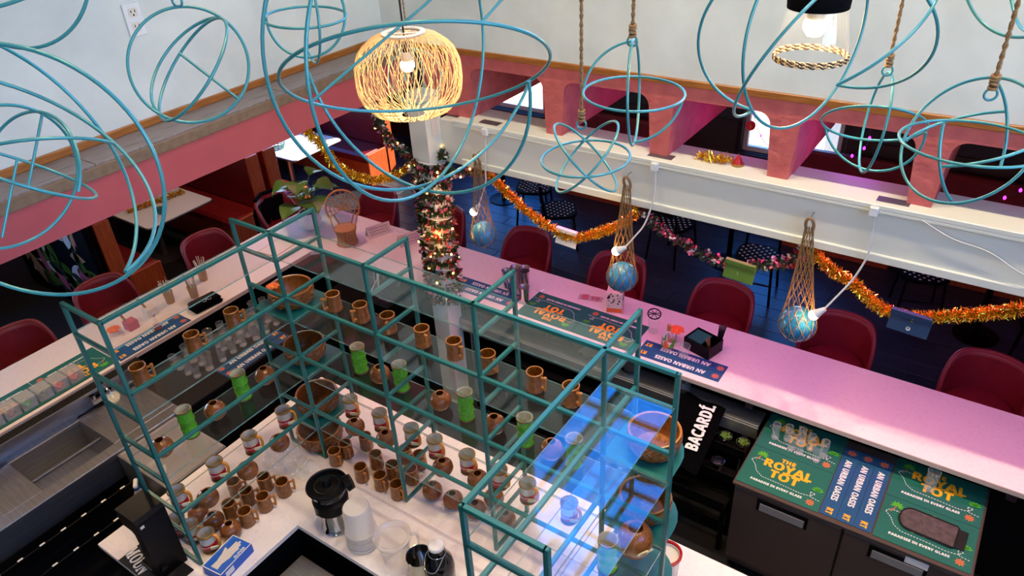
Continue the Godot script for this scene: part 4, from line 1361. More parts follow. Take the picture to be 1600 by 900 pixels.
func build_right_underbar():
	# two-door back-bar cooler
	var c := thing("bar_cooler", "dark brown two-door bar cooler under the counter end", "cooler", Vector3(2.99, 0, -1.60))
	part(c, "body", box_mesh(Vector3(1.31, 0.80, 0.66), 0.006, Vector3(0, 0.45, -0.03)), M.cooler_brown)
	part(c, "top", box_mesh(Vector3(1.33, 0.022, 0.74), 0.004, Vector3(0, 0.849, 0)), M.cooler_brown)
	for s in [-1, 1]:
		var d := part(c, "door", box_mesh(Vector3(0.645, 0.66, 0.035), 0.006), M.cooler_brown, Vector3(s * 0.328, 0.485, 0.335))
		part(d, "handle_recess", box_mesh(Vector3(0.31, 0.10, 0.006)), M.black_matte, Vector3(-0.02, 0.255, 0.0165))
		part(d, "handle_lip", box_mesh(Vector3(0.27, 0.062, 0.010), 0.003), M.handle_grey, Vector3(-0.02, 0.242, 0.021))
	part(c, "rating_label", box_mesh(Vector3(0.12, 0.05, 0.002)), M.paper_white, Vector3(0.40, 0.79, 0.354))
	for x in [-0.6, 0.6]:
		for z in [-0.28, 0.28]:
			part(c, "foot", lathe_mesh([Vector2(0, 0), Vector2(0.025, 0), Vector2(0.02, 0.05)], 12), M.black_matte, Vector3(x, 0, z))
	var y := 0.8605
	green_mat("green printed mat under the cluster of small clear glasses", Vector3(2.585, y, -1.79), 0.0)
	green_mat("green printed mat on the cooler edge in front of the clear glasses", Vector3(2.585, y, -1.432), 0.0)
	for i in 3:
		blue_mat(["blue printed runner beside the green mats with the clear glasses", "middle one of three blue printed runners on the cooler", "blue printed runner beside the grey rubber tray"][i], Vector3(2.888 + 0.097 * i, y, -1.575), -PI / 2)
	green_mat("green printed mat under the single tall glass on the cooler", Vector3(3.39, y, -1.79), 0.0)
	green_mat("green printed mat under the grey rubber tray", Vector3(3.39, y, -1.432), 0.0)
	# grey tray with rounded end
	var tr := thing("rubber_tray", "grey rubber tray with one rounded end lying on green mat", "tray", Vector3(3.40, y + 0.0045, -1.47), -0.04)
	var p := PackedVector2Array()
	for i in 9:
		var t := deg_to_rad(90.0 + 180.0 * i / 8)
		p.append(Vector2(-0.10 + cos(t) * 0.06, sin(t) * 0.085))
	p.append_array(PackedVector2Array([Vector2(0.13, -0.085), Vector2(0.14, -0.075), Vector2(0.14, 0.075), Vector2(0.13, 0.085)]))
	var st := new_st()
	lay(st, p, 0.012)
	part(tr, "plate", st, tex_mat("tray_grey", noise_tex(77, 0.03, [Color(0.24, 0.20, 0.20), Color(0.36, 0.31, 0.31)], 128, 3), 5.0, 0.55))
	var rim := []
	for q in p: rim.append(Vector3(q.x, 0.013, -q.y))
	var rs := new_st()
	tube(rs, rim, 0.005, 6, true)
	part(tr, "raised_edge", rs, M.rubber)
	part(tr, "handle", box_mesh(Vector3(0.05, 0.012, 0.15), 0.004), M.rubber, Vector3(0.165, 0.006, 0))
	tumbler("tall_glass", "single tall clear glass standing on green mat", Vector3(3.345, y + 0.0045, -1.775), 0.036, 0.155, "")
	var spots := [[2.425, -1.735], [2.50, -1.755], [2.58, -1.775], [2.65, -1.745], [2.735, -1.735], [2.71, -1.665], [2.60, -1.675], [2.545, -1.69]]
	for s in spots: tumbler("small_glass", "small footed clear glass in the cluster on the cooler's green mat", Vector3(s[0], y + 0.0045, s[1]), 0.028, 0.125, "small clear glasses on the cooler", null, 1)
	# stainless ledge, speed rails
	var lg := thing("steel_ledge", "narrow brushed steel drain ledge under the bar edge", "ledge", Vector3(1.0, 0, -1.86))
	part(lg, "shelf", box_mesh(Vector3(2.6, 0.02, 0.16), 0.004, Vector3(0, 0.86, 0)), M.stainless)
	part(lg, "apron", box_mesh(Vector3(2.6, 0.10, 0.012), 0.003, Vector3(0, 0.805, 0.082)), M.stainless)
	for x in [-1.2, 1.2]: part(lg, "leg", lathe_mesh([Vector2(0, 0), Vector2(0.02, 0), Vector2(0.02, 0.85)], 10), M.stainless, Vector3(x, 0, 0))
	for k in 3:
		var z := -1.71 + 0.16 * k
		var yy := 0.66 - 0.10 * k
		var r := thing("speed_rail", ["black steel bottle rail nearest the steel drain ledge", "middle black steel bottle rail of three", "lowest black steel bottle rail of three"][k], "bottle rail", Vector3(1.25, yy, z))
		part(r, "trough", box_mesh(Vector3(2.04, 0.012, 0.13), 0.003), M.black_plastic)
		part(r, "front_bar", box_mesh(Vector3(2.04, 0.07, 0.008), 0.002, Vector3(0, 0.04, 0.064)), M.black_plastic)
		for x in [-1.0, 1.0]: part(r, "leg", box_mesh(Vector3(0.03, yy - 0.002, 0.03), 0.002, Vector3(x, -yy / 2, 0)), M.black_plastic)
	# black bar towel hung over the rails
	var tw := thing("bar_towel", "black bar towel with white lettering draped over the bottle rails", "towel", Vector3.ZERO)
	var a := [Vector3(1.70, 0.90, -1.84), Vector3(2.06, 0.90, -1.80), Vector3(2.07, 0.72, -1.30), Vector3(1.72, 0.72, -1.34)]
	var ts := new_st()
	var N := 12
	var pt := func(u: float, v: float, off: float) -> Vector3:
		var q: Vector3 = a[0].lerp(a[1], u).lerp(a[3].lerp(a[2], u), v)
		return q + Vector3(0, 0.012 * sin(u * 9.0 + v * 3.0) + off, 0)
	for i in N:
		for jj in N:
			for off in [0.0, -0.006]:
				var u0 := float(i) / N
				var u1 := float(i + 1) / N
				var v0 := float(jj) / N
				var v1 := float(jj + 1) / N
				flat_quad(ts, pt.call(u0, v0, off), pt.call(u1, v0, off), pt.call(u1, v1, off), pt.call(u0, v1, off))
	part(tw, "cloth", ts, M.towel_black)
	var ex: Vector3 = (a[0] - a[3]).normalized()
	var ey: Vector3 = (a[0] - a[1]).normalized()
	var ez := ex.cross(ey).normalized()
	ey = ez.cross(ex)
	letters(tw, "BACARDÍ.", 0.115, M.ink_white, Vector3(1.965, 0.85, -1.60), Basis(ex, ey, ez), true, 0.72)
	# steel tins with limes
	for e in [[2.11, -1.70, 1.0, "steel tin heaped with chopped limes in the bottle rail"], [2.235, -1.70, 0.9, "smaller steel tin of limes tucked against the cooler"], [2.01, -1.71, 0.0, "tipped steel jigger tin beside the towel"], [2.125, -1.55, 0.0, "steel tin with a wire handle in the middle bottle rail"]]:
		var t := thing("bar_tin", e[3], "tin", Vector3(e[0], 0.6665 if e[1] < -1.6 else 0.5665, e[1]))
		part(t, "body", lathe_mesh([Vector2(0, 0), Vector2(0.036, 0), Vector2(0.047, 0.095), Vector2(0.044, 0.095), Vector2(0.034, 0.01), Vector2(0, 0.01)], 28), M.chrome)
		if e[2] > 0.0:
			for k in 14:
				var an := k * 2.4
				var rr := 0.034 * sqrt(k / 14.0)
				part(t, "lime_piece", box_mesh(Vector3(0.018, 0.014, 0.018), 0.004), M.leaf_pale, Vector3(cos(an) * rr, 0.092 + 0.012 * (1.0 - rr / 0.034), sin(an) * rr), Vector3(k * 0.7, k * 1.3, k * 0.4))
		else:
			part(t, "handle", tube_mesh(arc_pts(Vector3(0, 0.09, 0), Vector3(0.047, 0, 0), Vector3(0, 0.02, 0.045), 0, 180, 12), 0.002, 6), M.chrome)
	# shelf mixers and cables between column and towel
	for e in [[0.95, -1.86, "wide steel mixing bowl on the drain ledge behind the shelf"], [1.30, -1.86, "shallow steel mixing bowl next to the wide one on the drain ledge"]]:
		var m := thing("mixing_bowl", e[2], "bowl", Vector3(e[0], 0.8705, e[1]))
		part(m, "bowl", lathe_mesh([Vector2(0, 0), Vector2(0.04, 0), Vector2(0.075, 0.05), Vector2(0.078, 0.052), Vector2(0.072, 0.05), Vector2(0.036, 0.006), Vector2(0, 0.006)], 32), M.chrome)
	var gl2 := thing("glass_pitcher", "clear glass pitcher with bar tools on the drain ledge by the towel", "pitcher", Vector3(1.72, 0.8705, -1.86))
	part(gl2, "body", lathe_mesh([Vector2(0, 0.003), Vector2(0.05, 0.003), Vector2(0.056, 0.03), Vector2(0.05, 0.15), Vector2(0.055, 0.165)], 28), M.clear_glass)
	for k in 4:
		var an := k * 1.7
		part(gl2, "bar_spoon", tube_mesh([Vector3(cos(an) * 0.015, 0.01, sin(an) * 0.015), Vector3(cos(an) * 0.05, 0.20, sin(an) * 0.05)], 0.003, 6), M.chrome)

func build_left_underbar():
	# stainless sink bench beneath the left bar
	var s := thing("sink_bench", "long stainless steel sink bench with two basins under the bar", "sink", Vector3(-1.62, 0, 1.3))
	var st := new_st()
	# deck with two openings
	var holes := [[0.75, 0.15], [-0.12, -0.62]]
	bx(st, Vector3(0.27, 0.885, 0), Vector3(0.08, 0.03, 2.2), 0.004)
	bx(st, Vector3(-0.27, 0.885, 0), Vector3(0.10, 0.03, 2.2), 0.004)
	bx(st, Vector3(-0.02, 0.885, 0.93), Vector3(0.5, 0.03, 0.34), 0.004)
	bx(st, Vector3(-0.02, 0.885, 0.015), Vector3(0.5, 0.03, 0.27), 0.004)
	bx(st, Vector3(-0.02, 0.885, -0.86), Vector3(0.5, 0.03, 0.48), 0.004)
	part(s, "deck", st, M.stainless)
	for h in holes:
		var b := new_st()
		var zc: float = (h[0] + h[1]) / 2
		var L: float = absf(h[0] - h[1]) + 0.02
		bx(b, Vector3(-0.02, 0.62, zc), Vector3(0.5, 0.012, L))
		for sg in [-1.0, 1.0]:
			bx(b, Vector3(-0.02 + sg * 0.25, 0.745, zc), Vector3(0.012, 0.25, L))
			bx(b, Vector3(-0.02, 0.745, zc + sg * L / 2), Vector3(0.5, 0.25, 0.012))
		part(s, "basin", b, M.stainless)
		part(s, "divider", box_mesh(Vector3(0.02, 0.02, L), 0.003, Vector3(0.02, 0.84, zc)), M.stainless)
	part(s, "backsplash", box_mesh(Vector3(0.02, 0.12, 2.2), 0.004, Vector3(-0.31, 0.95, 0)), M.stainless)
	part(s, "front_rail", box_mesh(Vector3(0.03, 0.05, 2.2), 0.006, Vector3(0.315, 0.875, 0)), M.stainless)
	part(s, "skirt", box_mesh(Vector3(0.02, 0.20, 2.2), 0.003, Vector3(0.295, 0.76, 0)), M.stainless)
	for z in [-1.0, 1.0]:
		for x in [-0.25, 0.25]: part(s, "leg", lathe_mesh([Vector2(0, 0), Vector2(0.02, 0), Vector2(0.02, 0.87)], 12), M.stainless, Vector3(x, 0, z))
	# faucet
	var fa := thing("bar_faucet", "chrome double-handled faucet behind the sink basins", "faucet", Vector3(-1.86, 0.9, 0.45))
	part(fa, "body", box_mesh(Vector3(0.05, 0.05, 0.20), 0.01, Vector3(0, 0.06, 0)), M.chrome)
	part(fa, "post", lathe_mesh([Vector2(0, 0), Vector2(0.02, 0), Vector2(0.018, 0.06)], 14), M.chrome)
	for z in [-0.08, 0.08]:
		var kn := part(fa, "valve", lathe_mesh([Vector2(0.022, 0.07), Vector2(0.024, 0.09), Vector2(0.018, 0.115), Vector2(0, 0.12)], 16), M.chrome, Vector3(0, 0, z))
		part(kn, "lever", tube_mesh([Vector3(0, 0.105, 0), Vector3(0.06, 0.12, z * 0.3)], 0.007, 8), M.chrome)
	part(fa, "spout", tube_mesh(spline([Vector3(0, 0.08, 0), Vector3(0.01, 0.15, 0), Vector3(0.09, 0.16, 0), Vector3(0.15, 0.10, 0)], 14), 0.011, 10), M.chrome)
	# ribbed rubber spill strip along the bar edge
	var rm := thing("spill_strip", "long ribbed rubber spill strip along the inner bar edge", "mat", Vector3(-1.905, BAR - 0.03, 0.75))
	part(rm, "tray", box_mesh(Vector3(0.10, 0.012, 1.30), 0.002), M.rubber)
	for k in 86:
		part(rm, "rib", rib_mesh(), M.rubber, Vector3(0, 0.009, -0.64 + 0.015 * k))
	part(rm, "steel_edge", box_mesh(Vector3(0.006, 0.024, 1.30), 0.001), M.stainless, Vector3(0.053, 0.004, 0))
	# speed rail with white price tags
	for k in 2:
		var r := thing("bottle_rail", ["black bottle rail with white tags along the sink bench", "second black bottle rail with white tags nearer the island"][k], "bottle rail", Vector3(-1.13 + 0.13 * k, 0, 1.77))
		var y := 0.80 - 0.08 * k
		part(r, "trough", box_mesh(Vector3(0.12, 0.012, 2.0), 0.002, Vector3(0, y - 0.12, 0)), M.black_plastic)
		part(r, "front_bar", box_mesh(Vector3(0.010, 0.11, 2.0), 0.003, Vector3(0.06, y - 0.055, 0)), M.black_plastic)
		for z in [-0.95, 0.95]: part(r, "leg", box_mesh(Vector3(0.03, y - 0.12, 0.03), 0.002, Vector3(0, (y - 0.12) / 2, z)), M.black_plastic)
		for i in 14:
			part(r, "price_tag", box_mesh(Vector3(0.012, 0.003, 0.032)), M.paper_white, Vector3(0.058, y + 0.001, -0.92 + 0.135 * i + 0.02 * k))
	# spray bottles
	for e in [[-0.985, 0.80, 0.74, "white spray bottle with a blue trigger hanging on the bottle rail", "glove_blue"], [-0.93, 0.62, 0.74, "white spray bottle with a red trigger beside the blue one", "red_paint"]]:
		var b := thing("spray_bottle", e[3], "spray bottle", Vector3(e[0], 0.69 - 0.08, e[1]), -0.6)
		part(b, "bottle", lathe_mesh([Vector2(0, 0), Vector2(0.04, 0), Vector2(0.043, 0.01), Vector2(0.042, 0.12), Vector2(0.02, 0.17), Vector2(0.014, 0.185)], 24), M.frost_plastic)
		part(b, "collar", lathe_mesh([Vector2(0.016, 0.18), Vector2(0.018, 0.182), Vector2(0.018, 0.20), Vector2(0.01, 0.205)], 16), M.glove_blue if e[4] == "glove_blue" else M.red_paint)
		part(b, "sprayer_head", box_mesh(Vector3(0.085, 0.028, 0.026), 0.008, Vector3(-0.012, 0.22, 0)), M.white_plastic)
		part(b, "trigger", tube_mesh(spline([Vector3(-0.03, 0.21, 0), Vector3(-0.045, 0.185, 0), Vector3(-0.04, 0.155, 0)], 8), 0.007, 8), M[e[4]])
	# ice bin with clear sliding lids
	var ib := thing("ice_bin", "steel ice bin with clear lids next to the sink bench", "ice bin", Vector3(-0.995, 0, 0.50))
	var bs := new_st()
	for q in [[Vector3(0, 0.44, -0.22), Vector3(0.56, 0.88, 0.02)], [Vector3(0, 0.44, 0.22), Vector3(0.56, 0.88, 0.02)], [Vector3(-0.28, 0.44, 0), Vector3(0.02, 0.88, 0.46)], [Vector3(0.28, 0.44, 0), Vector3(0.02, 0.88, 0.46)], [Vector3(0, 0.55, 0), Vector3(0.55, 0.02, 0.44)]]: bx(bs, q[0], q[1], 0.003)
	part(ib, "bin", bs, M.stainless)
	part(ib, "lid", box_mesh(Vector3(0.30, 0.006, 0.44), 0.001, Vector3(-0.13, 0.886, 0)), M.clear_plastic)
	part(ib, "lid", box_mesh(Vector3(0.30, 0.006, 0.44), 0.001, Vector3(0.14, 0.893, 0)), M.clear_plastic)
	# dark equipment run with the glass rack
	var eq := thing("underbar_bench", "dark underbar bench carrying the drying glassware", "bench", Vector3(-1.62, 0, -0.62))
	part(eq, "cabinet", box_mesh(Vector3(0.60, 0.82, 1.60), 0.006, Vector3(0, 0.43, 0)), M.black_matte)
	part(eq, "bench_top", box_mesh(Vector3(0.62, 0.02, 1.62), 0.004, Vector3(0, 0.85, 0)), M.rubber)
	blue_mat("blue printed runner on the dark underbar bench before the drying glasses", Vector3(-1.37, 0.8605, -0.55), PI / 2)
	blue_mat("second blue printed runner half covered by the drying glasses", Vector3(-1.47, 0.8605, -0.55), PI / 2)
	var n := 0
	for i in 4:
		for jj in 10:
			if rng.randf() < 0.12: continue
			tumbler("drying_glass", "clear bar glass drying in rows on the dark underbar bench", Vector3(-1.86 + 0.10 * i + rng.randf_range(-0.012, 0.012), 0.8605 if i < 3 else 0.865, -1.15 + 0.115 * jj + rng.randf_range(-0.012, 0.012)), rng.randf_range(0.030, 0.040), rng.randf_range(0.09, 0.15), "drying glasses under the left bar", null, jj % 2)
	# corner station: point-of-sale screens, printer, cables
	var pos := thing("till_station", "black till station with small lit screens in the bar corner", "till", Vector3(-1.34, 0, -1.60), 0.0)
	part(pos, "cabinet", box_mesh(Vector3(0.50, 0.86, 0.30), 0.006, Vector3(0, 0.43, 0)), M.black_matte)
	part(pos, "till_screen", box_mesh(Vector3(0.36, 0.24, 0.025), 0.006, Vector3(-0.02, 0.98, -0.02)), M.black_plastic, Vector3.ZERO, Vector3(-0.5, 0, 0))
	var base := Basis(Vector3(1, 0, 0), -0.5)
	for q in [[-0.12, 0.03, 0.05, 0.05], [0.10, 0.0, 0.05, 0.035]]:
		var w := part(pos, "lit_display", box_mesh(Vector3(q[2], q[3], 0.003)), M.screen_blue, base * (Vector3(-0.02, 0.98, -0.02) + Vector3(q[0], q[1], 0.0145)), Vector3(-0.5, 0, 0))
	part(pos, "receipt_printer", box_mesh(Vector3(0.15, 0.13, 0.18), 0.012, Vector3(0.36, 0.925, 0.05)), M.black_plastic)
	var cb := new_st()
	tube(cb, spline([Vector3(0.1, 0.9, -0.2), Vector3(0.12, 1.1, -0.2), Vector3(0.2, 1.15, -0.15), Vector3(0.26, 1.0, -0.1), Vector3(0.26, 0.86, 0.1)], 24), 0.004, 6)
	tube(cb, spline([Vector3(0.13, 0.9, -0.2), Vector3(0.16, 1.07, -0.2), Vector3(0.24, 1.08, -0.15), Vector3(0.24, 0.86, 0.12)], 20), 0.004, 6)
	part(pos, "white_cable", cb, M.cord_white)
	var pb := thing("counter_printer", "black label printer under the front bar beside the white column", "printer", Vector3(-0.86, 0, -1.56))
	part(pb, "stand", box_mesh(Vector3(0.42, 0.84, 0.36), 0.006, Vector3(0, 0.42, 0)), M.black_matte)
	part(pb, "printer_body", box_mesh(Vector3(0.2, 0.16, 0.2), 0.02, Vector3(0, 0.92, 0)), M.black_plastic)
	part(pb, "paper_slot", box_mesh(Vector3(0.12, 0.004, 0.02)), M.galvanised, Vector3(0, 1.001, 0.03))
	# clear bags and tools in the corner
	var bg := thing("plastic_bag", "crumpled clear plastic bag behind the corner bowls", "bag", Vector3(-1.62, 0.8605, -1.27))
	var f := FastNoiseLite.new()
	f.seed = 31
	f.frequency = 1.6
	part(bg, "bag", lathe_mesh([Vector2(0, 0), Vector2(0.09, 0.0), Vector2(0.13, 0.04), Vector2(0.12, 0.10), Vector2(0.07, 0.16), Vector2(0, 0.18)], 28, func(th, i): return 1.0 + 0.25 * f.get_noise_2d(th * 3.0, i * 1.7)), M.frost_plastic)

var _rib: Mesh
func rib_mesh() -> Mesh:
	if _rib == null: _rib = box_mesh(Vector3(0.096, 0.006, 0.007), 0.001)
	return _rib

# ------------------------------------------------------------------ things on the bar
func shaker(label: String, at: Vector3, h: float, group: String):
	var o := thing("cocktail_shaker", label, "shaker", at, 0.0, group)
	part(o, "cup", lathe_mesh([Vector2(0, 0), Vector2(0.030, 0), Vector2(0.033, 0.006), Vector2(0.044, h), Vector2(0.045, h + 0.002)], 28), M.chrome)
	part(o, "inside", lathe_mesh([Vector2(0.045, h + 0.002), Vector2(0.042, h), Vector2(0.031, 0.01), Vector2(0, 0.008)], 28), M.galvanised)

func straw_cup(label: String, at: Vector3, seed_: int, group: String, r := 0.04):
	var o := thing("straw_cup", label, "cup", at, 0.0, group)
	part(o, "cup", lathe_mesh([Vector2(0, 0), Vector2(r * 0.8, 0), Vector2(r * 0.84, 0.004), Vector2(r, 0.11), Vector2(r * 0.96, 0.11), Vector2(r * 0.8, 0.008), Vector2(0, 0.008)], 24), M.kraft)
	var g := RandomNumberGenerator.new()
	g.seed = seed_
	for k in 14:
		var a := g.randf() * TAU
		var q := Vector3(cos(a), 0, sin(a))
		part(o, "straw", tube_mesh([q * r * 0.4 + Vector3(0, 0.012, 0), q * r * g.randf_range(0.8, 1.5) + Vector3(0, g.randf_range(0.19, 0.24), 0)], 0.003, 6), M.off_white if k % 3 else M.kraft)

func dress_front_bar():
	var y := BAR + 0.0005
	green_mat("green printed mat on the bar next to the steel shakers", Vector3(0.535, y, -2.02), PI)
	green_mat("green printed mat on the bar between the other green mat and the strainer glass", Vector3(1.037, y, -2.02), PI)
	blue_mat("blue printed runner on the bar edge under the napkin caddy side", Vector3(1.655, y, -1.892), PI)
	blue_mat("blue printed runner on the bar under the painted jar and napkin caddy", Vector3(1.655, y, -1.990), PI)
	blue_mat("blue printed runner on the bar edge between column and shakers", Vector3(-0.105, y, -1.932), PI)
	blue_mat("blue printed runner on the bar behind its twin, between column and shakers", Vector3(-0.105, y, -2.030), PI)
	for s in [[0.02, -2.12, 0.17], [0.10, -2.06, 0.17], [0.08, -2.16, 0.2], [0.19, -2.13, 0.21], [0.145, -2.20, 0.19]]:
		shaker("tall polished steel cocktail shaker in the cluster on the bar", Vector3(s[0], y + 0.0045, s[1]), s[2], "steel shakers on the bar")
	shaker("short steel shaker cup standing apart beside the green mat", Vector3(0.255, y, -2.02), 0.14, "")
	var js := thing("jigger_ring", "clear glass coaster lying by the steel shakers", "coaster", Vector3(0.275, y, -2.235))
	part(js, "disc", lathe_mesh([Vector2(0, 0.008), Vector2(0.03, 0.008), Vector2(0.04, 0.012), Vector2(0.045, 0.006), Vector2(0.042, 0), Vector2(0, 0)], 24), M.clear_glass)
	# printed carton
	var bx_ := thing("printed_carton", "small upright cream carton with red and dark print below the glass float", "carton", Vector3(0.945, y, -2.285), 0.35)
	part(bx_, "carton", box_mesh(Vector3(0.125, 0.19, 0.125), 0.002, Vector3(0, 0.095, 0)), M.off_white)
	var g := RandomNumberGenerator.new()
	g.seed = 19
	var pr := new_st()
	var pk := new_st()
	for k in 46:
		var u := g.randf_range(-0.052, 0.052)
		var v := g.randf_range(0.06, 0.18)
		var sz := Vector3(g.randf_range(0.004, 0.016), g.randf_range(0.004, 0.02), 0.0006)
		if k % 2: bx(pk, Vector3(u, v, 0.063), sz)
		else: bx(pk, Vector3(0.063, v, u), Vector3(0.0006, sz.y, sz.x))
	bx(pr, Vector3(0, 0.03, 0.063), Vector3(0.12, 0.04, 0.0006))
	bx(pr, Vector3(0.063, 0.015, 0), Vector3(0.0006, 0.02, 0.12))
	part(bx_, "dark_print", pk, M.rail_brown)
	part(bx_, "red_print", pr, M.ink_orange)
	# clear table number
	var nb := thing("table_number", "thin clear plastic card with a heart and figures lying on the bar", "card", Vector3(0.70, y, -2.325), 0.25)
	part(nb, "card", box_mesh(Vector3(0.20, 0.003, 0.075), 0.001, Vector3(0, 0.0015, 0)), M.clear_plastic)
	letters(nb, "♥ 10", 0.07, M.garland_pink, Vector3(0, 0.0032, 0), Basis(Vector3(1, 0, 0), Vector3(0, 0, -1), Vector3(0, 1, 0)))
	# mixing glass with strainer
	var mg := tumbler("mixing_glass", "clear mixing glass carrying a black-rimmed wire strainer", Vector3(1.335, y, -2.16), 0.046, 0.15, "")
	var sr := new_st()
	hoop(sr, Vector3(0, 0.165, 0), Vector3(0.2, 1, 0.3), 0.048, 0.005, 28, 6)
	for k in 4:
		var a := PI * k / 4
		var d := Vector3(cos(a), 0, sin(a)) * 0.055
		tube(sr, [Vector3(0, 0.165, 0) + d, Vector3(0, 0.165, 0) - d], 0.003, 6)
	part(mg, "strainer", sr, M.black_plastic)
	# painted jar with flower
	var ja := thing("painted_jar", "glass jar painted in green and orange streaks", "jar", Vector3(1.515, y + 0.0045, -2.02))
	part(ja, "jar", lathe_mesh([Vector2(0, 0), Vector2(0.042, 0), Vector2(0.047, 0.008), Vector2(0.047, 0.10), Vector2(0.036, 0.125), Vector2(0.018, 0.14), Vector2(0.015, 0.17)], 28), M.clear_glass)
	var streak := [M.ink_lime, M.ink_orange, M.leaf_pale, M.ink_lime, M.ink_orange, M.ink_lime]
	for k in 6:
		var st := new_st()
		var a0 := TAU * k / 6
		for i in 6:
			var b0 := a0 + 0.9 * i / 6
			var b1 := a0 + 0.9 * (i + 1) / 6
			var hh0 := 0.03 + 0.02 * sin(k * 3.0)
			var hh1 := 0.085 + 0.02 * sin(k * 5.0 + i)
			flat_quad(st, Vector3(cos(b0) * 0.0478, hh0, sin(b0) * 0.0478), Vector3(cos(b1) * 0.0478, hh0, sin(b1) * 0.0478), Vector3(cos(b1) * 0.0478, hh1, sin(b1) * 0.0478), Vector3(cos(b0) * 0.0478, hh1, sin(b0) * 0.0478))
		part(ja, "paint_streak", st, streak[k])
	part(ja, "stopper", lathe_mesh([Vector2(0.013, 0.16), Vector2(0.016, 0.175), Vector2(0.014, 0.21), Vector2(0, 0.215)], 14), M.wicker)
	var fl := thing("bar_flower", "orange paper flower standing between the painted jar and the napkin caddy", "flower", Vector3(1.535, y + 0.10, -2.115))
	flower(fl, 0.062, M.ink_orange)
	part(fl, "stem", tube_mesh([Vector3(0, -0.10, 0), Vector3(0, 0, 0)], 0.003, 6), M.leaf_green)
	tumbler("water_glass", "empty clear water glass on the blue runner before the napkin caddy", Vector3(1.655, y + 0.0045, -1.985), 0.042, 0.10, "")
	# napkin caddy
	var c := thing("napkin_caddy", "black plastic bar caddy with teal napkins, stirrers and straws", "caddy", Vector3(1.735, y + 0.0, -2.145), -0.25)
	var cs := new_st()
	bx(cs, Vector3(0, 0.004, 0), Vector3(0.22, 0.008, 0.17), 0.002)
	for e in [[Vector3(0, 0.05, 0.083), Vector3(0.22, 0.10, 0.006)], [Vector3(0, 0.05, -0.083), Vector3(0.22, 0.10, 0.006)], [Vector3(0.108, 0.05, 0), Vector3(0.006, 0.10, 0.17)], [Vector3(-0.108, 0.05, 0), Vector3(0.006, 0.10, 0.17)], [Vector3(0.035, 0.05, 0), Vector3(0.005, 0.09, 0.16)]]: bx(cs, e[0], e[1], 0.002)
	part(c, "tray", cs, M.black_plastic)
	part(c, "napkin_pile", box_mesh(Vector3(0.125, 0.085, 0.13), 0.003, Vector3(-0.035, 0.055, 0)), M.mat_green)
	for k in 10:
		part(c, "wooden_stirrer", box_mesh(Vector3(0.006, 0.13, 0.0016)), M.kraft, Vector3(0.055 + 0.004 * (k % 5), 0.085, 0.02 + 0.012 * int(k / 5.0)), Vector3(0.05 * k, 0, 0.03 * (k % 3)))
	for k in 8:
		part(c, "black_straw", tube_mesh([Vector3(0.075 + 0.003 * k, 0.02, -0.055), Vector3(0.07 + 0.006 * k, 0.21, -0.075 - 0.004 * k)], 0.003, 6), M.black_plastic)
	# potted plant
	var p := thing("potted_plant", "big-leaved plant in a round white pot at the bar corner", "plant", Vector3(-2.315, y, -2.07))
	part(p, "pot", lathe_mesh([Vector2(0, 0), Vector2(0.06, 0), Vector2(0.098, 0.03), Vector2(0.105, 0.08), Vector2(0.09, 0.14), Vector2(0.078, 0.155), Vector2(0.072, 0.15)], 32), M.white_plastic)
	p.scale = Vector3.ONE * 1.15
	part(p, "soil", lathe_mesh([Vector2(0, 0.142), Vector2(0.075, 0.14)], 24), M.rail_brown)
	var lv := [[-2.2, 0.26, 0.20, 0.14], [-1.2, 0.32, 0.22, 0.16], [0.4, 0.30, 0.22, 0.16], [1.5, 0.24, 0.19, 0.14], [2.7, 0.34, 0.20, 0.14], [3.5, 0.22, 0.18, 0.13], [-0.4, 0.40, 0.17, 0.14], [2.0, 0.42, 0.16, 0.13], [0.9, 0.46, 0.16, 0.12], [-1.7, 0.44, 0.18, 0.13]]
	for e in lv:
		var d := Vector3(cos(e[0]), 0, sin(e[0]))
		var tip: Vector3 = d * 0.10 + Vector3(0, e[1], 0)
		part(p, "stem", tube_mesh(spline([Vector3(0, 0.14, 0), d * 0.03 + Vector3(0, e[1] * 0.7, 0), tip], 8), 0.004, 6), M.leaf_green)
		var ls := new_st()
		var s := d.cross(Vector3.UP)
		var n := 8
		for i in n:
			for sg in [-1.0, 1.0]:
				var t0 := float(i) / n
				var t1 := float(i + 1) / n
				var w0: float = e[3] * sin(PI * pow(t0, 0.8)) * 0.75
				var w1: float = e[3] * sin(PI * pow(t1, 0.8)) * 0.75
				var c0: Vector3 = tip + d * e[2] * t0 + Vector3(0, 0.03 * sin(t0 * PI) - 0.06 * t0 * t0, 0)
				var c1: Vector3 = tip + d * e[2] * t1 + Vector3(0, 0.03 * sin(t1 * PI) - 0.06 * t1 * t1, 0)
				flat_quad(ls, c0, c0 + s * sg * w0 + Vector3(0, 0.02, 0), c1 + s * sg * w1 + Vector3(0, 0.02, 0), c1)
		part(p, "leaf", ls, M.leaf_green if e[1] > 0.28 else M.leaf_pale)
	# small wicker peacock chair
	var w := thing("wicker_peacock_chair", "miniature wicker peacock chair standing on the bar", "ornament", Vector3(-1.76, y, -2.02), 0.72)
	var ws := new_st()
	for k in 9: hoop(ws, Vector3(0, 0.008 + 0.014 * k, 0), Vector3.UP, 0.072 - 0.012 * sin(PI * k / 8.0), 0.006, 32, 6)
	for k in 18:
		var a := TAU * k / 18
		var pts := []
		for i in 5:
			var t := float(i) / 4
			var r := 0.076 - 0.012 * sin(PI * t)
			pts.append(Vector3(cos(a) * r, 0.12 * t, sin(a) * r))
		tube(ws, pts, 0.003, 5)
	part(w, "basket_base", ws, M.wicker)
	part(w, "seat", lathe_mesh([Vector2(0, 0.118), Vector2(0.07, 0.118), Vector2(0.072, 0.126), Vector2(0, 0.128)], 28), M.wicker)
	var bk := new_st()
